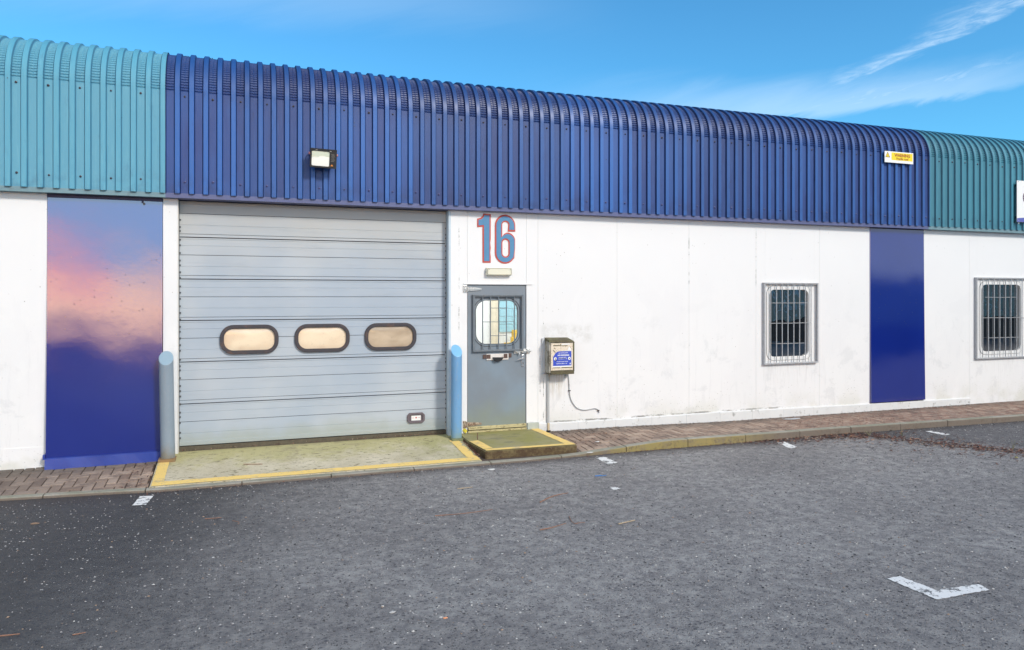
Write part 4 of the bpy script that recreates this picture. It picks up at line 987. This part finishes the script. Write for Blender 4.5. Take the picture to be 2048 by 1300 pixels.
# floodlight
FL = Matrix.Translation((.942, -.275, 3.636)) @ Matrix.Rotation(R(6), 4, 'Y') @ Matrix.Rotation(R(9), 4, 'X')
def xf(mb): mb.v = [tuple(FL @ Vector(p)) for p in mb.v]; return mb
FL = Matrix.Translation((.942, -.265, 3.636)) @ Matrix.Rotation(R(9), 4, 'X') @ Matrix.Rotation(R(1.5), 4, 'Y')
mb = MB(); mb.bbox(-.155, .155, -.012, .03, -.113, .113, .006); mb.bbox(-.14, .14, .03, .075, -.095, .095, .02); mb.bbox(-.10, .10, .075, .10, -.06, .07, .01)
for k in range(7): mb.box(-.12 + k * .04, -.114 + k * .04, .075, .115, -.08, .08)
flood = xf(mb).build('floodlight', M_blackp, at=(.942, -.1, 3.64), label='square black floodlight with bright lens on the blue cladding', category='floodlight')
mb = MB(); mb.add(*plate([[(-.155, -.113), (.155, -.113), (.155, .113), (-.155, .113)], rrect(-.137, .070, -.092, .083, .016)], -.020, -.0125, .001)); mb.box(-.155, .155, -.024, -.0205, .099, .113); mb.box(-.155, .155, -.024, -.0205, -.113, -.103)
xf(mb).build('bezel', M_black, flood)
m, t, b, P = newmat('floodlight_reflector'); sp = nd(t, 'ShaderNodeSeparateXYZ'); t.links.new(P, sp.inputs[0])
c = mixc(t, ramp(t, mth(t, 'ADD', sp.outputs[2], mth(t, 'MULTIPLY', noise(t, P, 12, 2), .06)), 3.67, 3.69), (.95, .94, .86), (.66, .70, .56))
d_, r_ = spots(t, P, 70, .08, .2, 2); c = mixc(t, mth(t, 'MULTIPLY', d_, mth(t, 'LESS_THAN', r_, .3)), c, (.3, .32, .25))
setin(t, b, 'Base Color', c); b.inputs['Roughness'].default_value = .25; b.inputs['Coat Weight'].default_value = .6
mb = MB(); mb.add(*dome(-.137, .070, -.092, .083, .016, -.0135, .0015, 4, 3)); xf(mb).build('lens', m, flood)
mb = MB(); mb.tube([(-.172, .02, .05), (-.155, .02, .05)], .015, 10); mb.tube([(.155, .02, .05), (.172, .02, .05)], .015, 10); xf(mb).build('tilt_knob', simple('pink_knob', (.62, .25, .25), .4), flood)
mb = MB(); mb.box(-.165, -.159, .02, .15, .04, .06); mb.box(.159, .165, .02, .15, .04, .06); mb.box(-.165, .165, .144, .15, .04, .06)
xf(mb).build('bracket', M_blackp, flood)
mb = MB()
for k in range(7): mb.box(.088 + .006 * (k % 2), .125 + .004 * (k % 3), -.0215, -.0202, .055 - k * .014, .0575 - k * .014)
mb.tube([(-.095, -.022, .093), (-.07, -.022, .093)], .004, 5); mb.tube([(.068, -.022, .088), (.09, -.022, .088)], .005, 5)
xf(mb).build('print_lines', simple('grey_print', (.35, .33, .30)), flood)
mb = MB(); mb.add([(.085, -.0215, -.085), (.117, -.0215, -.085), (.101, -.0215, -.062)], [(0, 1, 2)]); xf(mb).build('hazard_mark', simple('orange', (.75, .27, .04)), flood, fix=False)

# warning sign
mb = MB(); mb.bbox(9.882, 10.502, -.168, -.162, 4.168, 4.352, .0015)
ws = mb.build('warning_sign', simple('sign_white', (.84, .84, .83), .35, .02), at=(10.19, -.165, 4.17), label='small white and yellow fragile roof warning sign high on the blue cladding', category='sign')
mb = MB(); mb.bbox(9.90, 9.92, -.1615, -.128, 4.18, 4.34, .002); mb.bbox(10.46, 10.48, -.1615, -.128, 4.18, 4.34, .002); mb.build('mounting_rail', M_black, ws)
mb = MB(); mb.box(10.028, 10.486, -.1692, -.1682, 4.212, 4.336); mb.add([(9.905, -.1692, 4.256), (9.985, -.1692, 4.256), (9.945, -.1692, 4.336)], [(0, 1, 2)])
mb.build('yellow_field', simple('sign_yellow', (.86, .66, .02), .4, .03), ws, fix=False)
mb = MB(); mb.add(*text('WARNING', 10.262, 4.272, .070, -.1702, th=.001, bold=.0022)); mb.add(*text('Fragile roof', 10.262, 4.222, .056, -.1702, th=.001, bold=.001)); mb.build('sign_lettering', simple('sign_red_brown', (.36, .07, .02), .5, .1), ws, fix=False)
tri = lambda s_: [(9.945 - .052 * s_, 4.281 - .031 * s_), (9.945 + .052 * s_, 4.281 - .031 * s_), (9.945, 4.281 + .062 * s_)]
mb = MB(); mb.add(*plate([tri(.95), tri(.72)], -.1705, -.1697)); mb.add([(9.938, -.1702, 4.262), (9.951, -.1702, 4.285), (9.944, -.1702, 4.285), (9.950, -.1702, 4.308), (9.936, -.1702, 4.282), (9.943, -.1702, 4.282)], [(0, 1, 2), (3, 4, 5)])
mb.build('hazard_mark', simple('dark_brown', (.16, .07, .02)), ws, fix=False)

# company board at the right edge
mb = MB(); mb.bbox(12.942, 14.6, -.176, -.170, 3.296, 4.032, .0015)
sb = mb.build('sign_board', M_wht, at=(13.8, -.173, 3.3), label='large white sign board with a blue foot, cut off by the right edge', category='sign')
mb = MB(); mb.add([(12.944, -.1768, 3.298), (14.6, -.1768, 3.298), (14.6, -.1768, 3.50), (12.944, -.1768, 3.362)], [(0, 1, 2, 3)]); mb.build('blue_band', simple('board_blue', (.10, .12, .42), .4), sb, fix=False)
mb = MB(); cxx, czz, rr = 13.215, 3.735, .125
mb.add([(cxx + rr * math.cos(a / 40 * 6.2832), -.1768, czz + rr * math.sin(a / 40 * 6.2832)) for a in range(40)], [tuple(range(40))]); mb.build('emblem_disc', simple('emblem_dark', (.10, .06, .12), .5), sb, fix=False)
mb = MB()
for k in range(5): zc = czz - .06 + k * .03; hw = math.sqrt(max(0, (rr - .018) ** 2 - (zc - czz) ** 2)); mb.box(cxx - hw, cxx + hw, -.1778, -.177, zc - .004, zc + .004)
mb.build('emblem_stripes', M_wht, sb)
mb = MB(); mb.tube([(12.975, -.179, 4.01), (12.975, -.176, 4.01)], .006, 8); mb.build('board_screw', M_black, sb)
mb = MB(); mb.tube([(12.985, -.18, 3.325), (12.985, -.176, 3.325)], .008, 8); mb.box(12.98, 13.0, -.178, -.165, 3.262, 3.285); mb.build('board_clip', M_steel, sb)
mb = MB(); mb.box(12.96, 14.5, -.1695, -.13, 3.36, 3.40); mb.box(12.96, 14.5, -.1695, -.13, 3.93, 3.97); mb.build('mounting_rail', M_black, sb)

# bollards with slanted tops
def bollard(x, y, r_, zb, zt, lean, mt, label, capcol):
    mb = MB(); n = 32; rings = 10; vs = []; fs = []
    for j in range(rings + 1):
        for k in range(n):
            a = 2 * math.pi * k / n; px, py = r_ * math.cos(a), r_ * math.sin(a)
            h_top = zt + (py / r_) * .075 - .075      # back higher than front
            z = zb + (h_top - zb) * j / rings
            vs.append((x + px + lean * (z - zb) / (zt - zb), y + py, z))
    for j in range(rings):
        for k in range(n): fs.append((j * n + k, j * n + (k + 1) % n, (j + 1) * n + (k + 1) % n, (j + 1) * n + k))
    mb.add(vs, fs); o = mb.build('bollard', mt, at=(x, y, zb), smooth=True, label=label, category='bollard'); o['group'] = 'bollards flanking the shutter'
    mb = MB(); top = [vs[rings * n + k] for k in range(n)]; c_ = (x + lean, y, zt - .075)
    inn = [tuple(c_[i] + (p[i] - c_[i]) * .90 + (.003 if i == 2 else -.002 if i == 1 else 0) for i in range(3)) for p in top]
    mb.add(top + inn + [tuple(c_[i] + (.005 if i == 2 else -.004 if i == 1 else 0) for i in range(3))], [(k, (k + 1) % n, n + (k + 1) % n, n + k) for k in range(n)] + [(n + k, n + (k + 1) % n, 2 * n) for k in range(n)])
    mb.build('cap', capcol, o, fix=True)
    return o
def bollard_mat(name, c0, foot):
    m, t, b, P = newmat(name); sp = nd(t, 'ShaderNodeSeparateXYZ'); t.links.new(P, sp.inputs[0])
    c = mixc(t, noise(t, P, 3, 5, .6), tuple(x * .88 for x in c0), tuple(x * 1.1 for x in c0))
    c = mixc(t, mth(t, 'MULTIPLY', ramp(t, noise(t, scalev(t, P, (8, 8, 3)), 4, 8, .8), .56, .66), .45), c, (.36, .37, .36))
    c = mixc(t, mth(t, 'MULTIPLY', ramp(t, mth(t, 'SUBTRACT', sp.outputs[2], mth(t, 'MULTIPLY', noise(t, P, 8, 6), .35)), .16, -.06), .75), c, foot)
    setin(t, b, 'Base Color', c); sc_ = mth(t, 'MULTIPLY', ramp(t, noise(t, scalev(t, P, (1, 1, .5)), 22, 10, .85), .66, .70), .8)
    c = mixc(t, sc_, c, (.14, .08, .05)); setin(t, b, 'Base Color', c)
    b.inputs['Roughness'].default_value = .4; bump(t, b, noise(t, P, 25, 5), .3, .004); return m
M_bl = bollard_mat('bollard_grey_blue', (.23, .285, .34), (.20, .17, .11)); M_br = bollard_mat('bollard_light_blue', (.15, .33, .56), (.25, .33, .22))
M_cl = simple('cap_grey_blue', (.27, .38, .46), .4, .08, 10); M_cr = simple('cap_light_blue', (.20, .46, .72), .4, .08, 10)
bollard(-.765, -.19, .076, .04, 1.352, -.022, M_bl, 'grey blue steel bollard leaning beside the tall blue panel', M_cl)
bollard(2.628, -.17, .071, .10, 1.346, .004, M_br, 'brighter blue steel bollard between the shutter and the grey door', M_cr)
mb = MB(); mb.bbox(-.862, -.682, -.305, -.10, -.01, .150, .012); mb.build('bollard_footing', simple('orange_brown_footing', (.24, .15, .07), .9, .4, 14, dirt=(.3, .3, .22), dscale=9), at=(-.77, -.2, .03), label='rough concrete footing stained orange around the left bollard', category='footing')
mb = MB(); mb.bbox(2.545, 2.70, -.27, -.08, -.01, .150, .015); mb.build('bollard_footing', simple('green_footing', (.17, .19, .10), .9, .4, 14, dirt=(.10, .06, .03), dscale=9), at=(2.62, -.2, .05), label='mossy green footing under the right bollard beside the step', category='footing')
mb = MB(); mb.tube([(2.845, -.40, .14), (2.843, -.40, .235)], .006, 8); mb.build('metal_pin', simple('pin_rust', (.16, .09, .06), .7), at=(2.845, -.4, .14), label='short rusty pin standing on the door step by the lower hinge', category='pin')

# ------------------------------------------------------------------ loose stuff on the ground
def inview(x, y):
    X, Y = x, y + 9.41; s_, c_ = math.sin(YAW), math.cos(YAW); z = X * s_ + Y * c_
    if z < 3.5: return False
    px = 1024 + 1480 * (X * c_ - Y * s_) / z; py = 592 + 1480 * 1.98 / z
    return -150 < px < 2200 and py < 1340
OCT = [(1, 0, 0), (0, 1, 0), (-1, 0, 0), (0, -1, 0), (0, 0, 1), (0, 0, -.4)]
OF = [(0, 1, 4), (1, 2, 4), (2, 3, 4), (3, 0, 4), (1, 0, 5), (2, 1, 5), (3, 2, 5), (0, 3, 5)]
def pebbles(n, fn, smin, smax, name, mats, wts, **pr):
    mb = MB(); c = 0
    while c < n:
        x, y, z = fn()
        if not inview(x, y): continue
        s_ = smin + (smax - smin) * random.random() ** 3; a = random.random() * 6.28; ca, sa = math.cos(a), math.sin(a)
        sx_, sy_, sz_ = s_ * random.uniform(.7, 1.2), s_ * random.uniform(.6, 1), s_ * random.uniform(.35, .75)
        vs = []
        for vx, vy, vz in OCT:
            vx, vy, vz = vx * sx_ * random.uniform(.75, 1.2), vy * sy_ * random.uniform(.75, 1.2), vz * sz_
            vs.append((x + vx * ca - vy * sa, y + vx * sa + vy * ca, z + vz + sz_ * .25))
        mi_ = random.choices(range(len(mats)), wts)[0]
        if name == 'grit' and mi_ == 0 and x - .32 * y < 2.4 and random.random() < .93: mi_ = random.choice((1, 2))      # fewer pale stones over the dark left side
        mb.add(vs, OF, mi_); c += 1
    return mb.build(name, mats, at=(2, -4, 0), fix=False, **pr)
M_g1 = simple('pale_stone', (.50, .49, .47), .8, .15, 60); M_g2 = simple('mid_stone', (.33, .32, .32), .85, .2, 60); M_g3 = simple('dark_stone', (.06, .06, .065), .9, .2, 60); M_g4 = simple('brown_stone', (.34, .24, .17), .85, .2, 60)
pebbles(19000, lambda: (random.uniform(-3.5, 11.5), kY(0) - .02 - 5.4 * random.random() ** 1.1, 0), .0035, .0125, 'grit', [M_g1, M_g2, M_g3, M_g4], (24, 38, 34, 4), kind='stuff', label='loose pale and dark grit scattered over the asphalt')
pebbles(2600, lambda: (lambda x: (x, -.03 - .10 * random.random() ** 2, bZ(x)))(random.uniform(3.95, 12)), .004, .012, 'wall_foot_debris', [M_g3, M_g2, M_g4, M_g1], (60, 12, 20, 8), kind='stuff', label='dark grit and moss along the foot of the white wall')
# leaf litter
M_l1 = simple('red_brown_leaf', (.16, .065, .045), .8, .4, 60); M_l2 = simple('orange_leaf', (.33, .19, .12), .8, .4, 60); M_l3 = simple('dark_leaf', (.07, .035, .03), .9, .4, 60); M_l4 = simple('pale_leaf', (.50, .38, .28), .8, .3, 60)
def leaves(n, fn, name, label, smin=.012, smax=.035):
    mb = MB()
    for _ in range(n):
        x, y, z = fn(); L2 = random.uniform(smin, smax); W2 = L2 * random.uniform(.12, .5); a = random.random() * 6.28; ca, sa = math.cos(a), math.sin(a); cu = L2 * random.uniform(.05, .5)
        pts = [(-L2, 0, .002), (-.2 * L2, W2, .003 + cu * .5), (L2, 0, .004 + cu), (-.2 * L2, -W2, .003 + cu * .2)]
        mb.add([(x + p * ca - q * sa, y + p * sa + q * ca, z + r + random.uniform(0, .006)) for p, q, r in pts], [(0, 1, 2), (0, 2, 3)], random.choices(range(4), (42, 14, 38, 6))[0])
    return mb.build(name, [M_l1, M_l2, M_l3, M_l4], at=(8, -1.3, 0), fix=False, kind='stuff', label=label)
line = [(6.4, -1.2), (7.3, -1.22), (8.0, -1.25), (8.45, -1.4), (8.7, -1.9), (8.95, -2.35), (9.25, -2.8), (9.6, -3.2)]
def litter():
    t_ = random.random() ** .8 * (len(line) - 1.001); i = int(t_); f = t_ - i
    x = line[i][0] + (line[i + 1][0] - line[i][0]) * f; y = line[i][1] + (line[i + 1][1] - line[i][1]) * f
    s_ = .13 if random.random() < .6 else .42
    x += random.gauss(0, s_); y += random.gauss(0, s_ * .7); y = min(y, kY(x) - .015)
    return (x, y, 0)
leaves(3000, litter, 'leaf_litter', 'drift of red brown leaf litter along the right kerb', .008, .036)
def kerbline():
    x = random.choice((random.uniform(-1, 7), random.uniform(4.2, 7))); return (x, kY(x) - .012 - abs(random.gauss(0, .03)), 0)
leaves(420, kerbline, 'gutter_litter', 'thin line of red brown debris in the gutter below the kerb', .006, .018)
def onpave():
    r0 = random.random()
    if r0 < .45: x = random.uniform(7, 9.6); y = random.uniform(kY(x) + .1, -.3)
    elif r0 < .75: x = random.uniform(3.97, 4.7); y = random.uniform(-.75, -.1)
    elif r0 < .9: x = random.uniform(-1.15, -.88); y = random.uniform(-1.0, -.15)
    else: x = random.uniform(3.97, 12); y = random.uniform(-.2, -.05)
    return (x, y, pZ(x, y) + .002)
leaves(620, onpave, 'pavement_litter', 'crumbled red leaves lying on the block paving', .006, .02)
def gap():
    r0 = random.random()
    if r0 < .55: y = random.uniform(-1.0, -.3); return (2.69 + random.gauss(0, .012), y, max(.03, rZ(y)) + .002)
    x = random.uniform(1.2, 2.55) if r0 < .9 else random.uniform(-.66, 1); return (x, random.uniform(.03, .1), .168)
leaves(420, gap, 'ramp_litter', 'dark debris packed between the ramp and the step and under the shutter', .006, .016)

# twigs, scraps
M_tw = simple('twig_bark', (.28, .15, .10), .8, .3, 60); M_tw2 = simple('pale_twig', (.42, .33, .22), .8, .3, 60)
TW = [([(2.694, -2.859), (2.852, -2.73), (2.989, -2.664), (3.087, -2.641)], .006, M_tw, 'long curved brown twig lying right of the blue straw side, near the step'),
      ([(2.767, -3.363), (2.726, -3.505), (2.725, -3.58), (2.778, -3.569), (2.819, -3.584)], .004, M_tw, 'small hooked reddish twig on the asphalt'),
      ([(3.072, -3.722), (3.263, -3.671)], .006, M_tw2, 'short straight pale twig right of the hooked twig'),
      ([(2.378, -3.627), (2.503, -3.602), (2.657, -3.54)], .005, M_tw, 'dark slightly bent twig left of the hooked twig'),
      ([(2.089, -2.11), (2.251, -2.107)], .005, M_tw2, 'short twig on the asphalt nearest the yellow ramp corner'),
      ([(1.644, -2.935), (1.918, -2.954), (2.188, -2.937)], .004, M_tw, 'longest thin dark twig in front of the ramp'),
      ([(-.291, -2.318), (-.154, -2.337)], .004, M_tw, 'tiny red twig on the asphalt in front of the left half of the shutter'),
      ([(-.062, -2.465), (-.008, -2.53), (-.016, -2.587)], .003, M_tw, 'tiny crooked red twig next to another on the left asphalt'),
      ([(-1.308, -4.351), (-1.206, -4.362)], .005, M_tw, 'reddish twig at the bottom left edge of the photo'),
      ([(-.914, -4.489), (-.847, -4.48)], .004, M_tw, 'short twig in the dark foreground asphalt at bottom left')]
for pts, r_, mt, lab in TW:
    mb = MB(); p3 = smooth_pts([(x, y, .006 + random.uniform(0, .004)) for x, y in pts], 3); mb.tube(p3, [r_ * (1 - .5 * i / len(p3)) * random.uniform(.8, 1.1) for i in range(len(p3))], 6)
    mb.build('twig', mt, at=(pts[0][0], pts[0][1], 0), label=lab, category='twig', group='twigs on the ground')
mb = MB(); mb.tube([(.037, -.575, rZ(-.575) + .006), (.14, -.60, rZ(-.6) + .006), (.238, -.622, rZ(-.622) + .006)], .004, 6); mb.build('twig', M_tw, at=(.037, -.575, .1), label='thin dark twig lying on the concrete ramp', category='twig', group='twigs on the ground')
def scrap(x, y, z, sx_, sy_, mt, name, label, cat, h=.008):
    mb = MB(); n = 9; ring = [(x + sx_ * math.cos(k / n * 6.283) * random.uniform(.6, 1.1), y + sy_ * math.sin(k / n * 6.283) * random.uniform(.6, 1.1), z + random.uniform(.002, h)) for k in range(n)]
    low = [(a, b, z + .001) for a, b, c in ring]
    mb.add(ring + low + [(x, y, z + h)], [(k, (k + 1) % n, 2 * n) for k in range(n)] + [(k, n + k, n + (k + 1) % n, (k + 1) % n) for k in range(n)])
    mb.build(name, mt, at=(x, y, z), label=label, category=cat)
M_pap = simple('paper', (.72, .72, .70), .8, .1, 60)
scrap(2.689, -1.401, 0, .045, .03, M_pap, 'paper_scrap', 'white crumpled scrap on the asphalt below the left corner of the step', 'litter')
scrap(4.361, -.767, .085, .035, .02, M_pap, 'paper_scrap', 'white scrap lying on the paving blocks to the right of the step', 'litter')
scrap(4.08, -1.12, .036, .06, .022, M_pap, 'paper_scrap', 'ragged white scrap on the kerb right beside the step', 'litter')
scrap(-.95, -.10, .10, .045, .02, M_pap, 'paper_scrap', 'white scrap at the foot of the blue panel by the left bollard', 'litter')
scrap(7.95, -.22, .09, .18, .05, simple('grey_scrap', (.45, .47, .50), .6), 'plastic_scrap', 'flat grey plastic scrap on the paving below the barred window', 'litter')
scrap(8.62, -1.72, 0, .05, .03, simple('grey_can', (.35, .36, .38), .4), 'plastic_scrap', 'grey plastic scrap caught in the leaf litter', 'litter')
scrap(.893, -4.806, 0, .022, .014, M_g1, 'stone', 'largest pale stone in the foreground asphalt', 'stone')
scrap(.853, -4.696, 0, .012, .010, M_g1, 'stone', 'small pale stone just left of the largest one', 'stone')
scrap(1.181, -5.004, 0, .016, .006, simple('orange_wrap', (.70, .30, .15), .5), 'wrapper_scrap', 'tiny orange and cream wrapper scrap in the foreground', 'litter')
scrap(8.936, -3.029, 0, .022, .016, simple('yellow_leaf', (.65, .60, .12), .7), 'leaf', 'single yellow leaf on the asphalt near the right edge', 'leaf')
scrap(-1.671, -1.949, 0, .035, .012, simple('brown_leaf', (.25, .17, .12), .8), 'leaf', 'curled brown leaf on the dark asphalt at the left', 'leaf', .014)
mb = MB(); mb.tube([(3.655, -2.105, .006), (3.72, -2.112, .007), (3.74, -2.12, .005), (3.785, -2.125, .008)], [.005, .006, .004, .003], 6); mb.build('straw', simple('blue_plastic', (.06, .22, .55), .4), at=(3.7, -2.11, 0), label='blue plastic straw fragment on the asphalt right of the step', category='litter')

# weeds by the leaf line
M_weed = simple('dry_weed', (.13, .13, .06), .8, .4, 60); M_wst = simple('weed_stem', (.35, .33, .2), .8, .2, 60)
def weed(x, y, z, h, n, label, sp_=.05):
    t0 = thing('weed', label, 'weed', (x, y, z), 'weeds in the yard')
    mb = MB(); lf = MB()
    for k in range(n):
        a = random.random() * 6.28; l = h * random.uniform(.35, 1); r0 = random.uniform(.2, 1) * sp_
        pts = [Vector((x, y, z)), Vector((x + r0 * .4 * math.cos(a), y + r0 * .4 * math.sin(a), z + l * .55)), Vector((x + r0 * math.cos(a), y + r0 * math.sin(a), z + l))]
        mb.tube(pts, [.0022, .0016, .0008], 5)
        for q in range(9):
            f = random.uniform(.15, 1); p = pts[0].lerp(pts[1], f * 2) if f < .5 else pts[1].lerp(pts[2], f * 2 - 1); aa = random.random() * 6.28; L2 = random.uniform(.006, .016)
            d = Vector((math.cos(aa), math.sin(aa), random.uniform(-.2, .8))) * L2; s_ = Vector((-d.y, d.x, 0)) * .35
            lf.add([p, p + d * .5 + s_, p + d, p + d * .5 - s_], [(0, 1, 2, 3)])
    mb.build('stem', M_wst, t0); lf.build('foliage', M_weed, t0, fix=False)
weed(9.33, -2.70, 0, .17, 5, 'spindly pale weed standing at the right end of the leaf litter'); weed(8.35, -1.33, 0, .10, 8, 'low dry weed in the litter nearest the kerb', .07); weed(8.78, -1.50, 0, .10, 7, 'dry weed tuft in the litter beside the narrow bay mark', .07)
# moss on the roof edge
def moss(x, y, z, s_, label):
    mb = MB()
    for k in range(150):
        a = random.random() * 6.28; r_ = random.random() ** .6 * s_; px, py, pz = x + r_ * math.cos(a), y + r_ * .5 * math.sin(a), z + (1 - r_ / s_) * s_ * .45 * random.random()
        d = Vector((random.uniform(-1, 1), random.uniform(-1, 1), random.uniform(.1, 1.2))) * s_ * .18; q = Vector((-d.y, d.x, d.z * .2)) * .5; p = Vector((px, py, pz))
        mb.add([p, p + d * .5 + q, p + d, p + d * .5 - q], [(0, 1, 2, 3)])
    mb.build('moss_clump', simple('moss', (.10, .11, .03), .9, .5, 60), at=(x, y, z), fix=False, label=label, category='moss')
moss(-.60, .34, 4.865, .045, 'small mossy clump on the roof edge nearest the teal cladding'); moss(-.34, .34, 4.865, .06, 'wider mossy clump on the roof edge right of the first')

# low wooded ridge far behind the yard, mirrored in the glossy panel
mb = MB(); vs = []; fs = []; nR = 260
from mathutils import noise as mn
for i in range(nR + 1):
    X = -260 + 420 * i / nR; h = 2.0 + 3.6 * (mn.noise((X * .035, 3, 1)) + .5) + 1.2 * mn.noise((X * .16, 7, 2)) + max(0, (X + 30) * .03)
    h = max(.5, h); vs += [(X, -170, -.3), (X, -171, h * .7), (X, -174, h), (X, -190, h + 1), (X, -230, -.3)]
for i in range(nR):
    for k in range(4): fs.append((5 * i + k, 5 * i + k + 1, 5 * i + 6 + k, 5 * i + 5 + k))
mb.add(vs, fs); mb.build('hills', simple('far_woodland', (.035, .04, .035), .95, .4, .1), at=(0, -180, 0), fix=False, kind='structure', label='low dark wooded ridge beyond the yard, behind the camera')

# ------------------------------------------------------------------ the unit across the yard (seen only in reflections)
opp = thing('industrial_unit', 'white and teal industrial unit across the yard, mirrored in the glass of the door', 'building', (20, -16, 0))
YO = -16.0
mb = MB(); mb.box(5.5, 8.9, YO - .3, YO, 0, 3.2); mb.box(8.9, 12.2, YO - .3, YO, 0, .75); mb.box(8.9, 12.2, YO - .3, YO, 3.0, 3.2); mb.box(12.2, 16, YO - .3, YO, 0, 3.2); mb.box(16, 60, YO - .3, YO - .05, 0, 3.2)
mb.build('wall', M_white, opp)
mb = MB()
for k in range(12): mb.box(8.9, 12.2, YO - .2, YO - .1, .75 + k * .19, .75 + k * .19 + .18)
mb.build('roller_shutter', simple('pale_teal_shutter', (.22, .52, .62), .5, .1, 3), opp)
mb = MB()
for k in range(110): mb.box(16 + k * .4, 16.27 + k * .4, YO - .05, YO, .95, 3.2)
mb.build('slat_panel', simple('grey_slats', (.52, .40, .31), .5, .1, 3), opp)
mb = MB(); mb.box(16, 60, YO - .02, YO + .03, 0, .93); mb.build('plinth', simple('dark_brown_plinth', (.06, .035, .03), .7, .5, 2), opp)
mb = MB()
vs = []; fs = []
for i in range(91):
    X = 5.5 + i * .195; o = .04 if i % 2 else 0
    vs += [(X, YO + .12 + o, 3.2), (X, YO + .12 + o, 4.4), (X, YO - .4 + o, 4.95), (X, YO - 8, 5.6)]
for i in range(90):
    for k in range(3): fs.append((4 * i + k, 4 * i + 4 + k, 4 * i + 5 + k, 4 * i + 1 + k))
mb.add(vs, fs); mb.box(5.5, 23, YO - 8, YO - .35, 0, 4.3); mb.box(23, 60, YO - 8, YO - .35, 0, 3.1); mb.build('ribbed_cladding', M_teal, opp, fix=False)
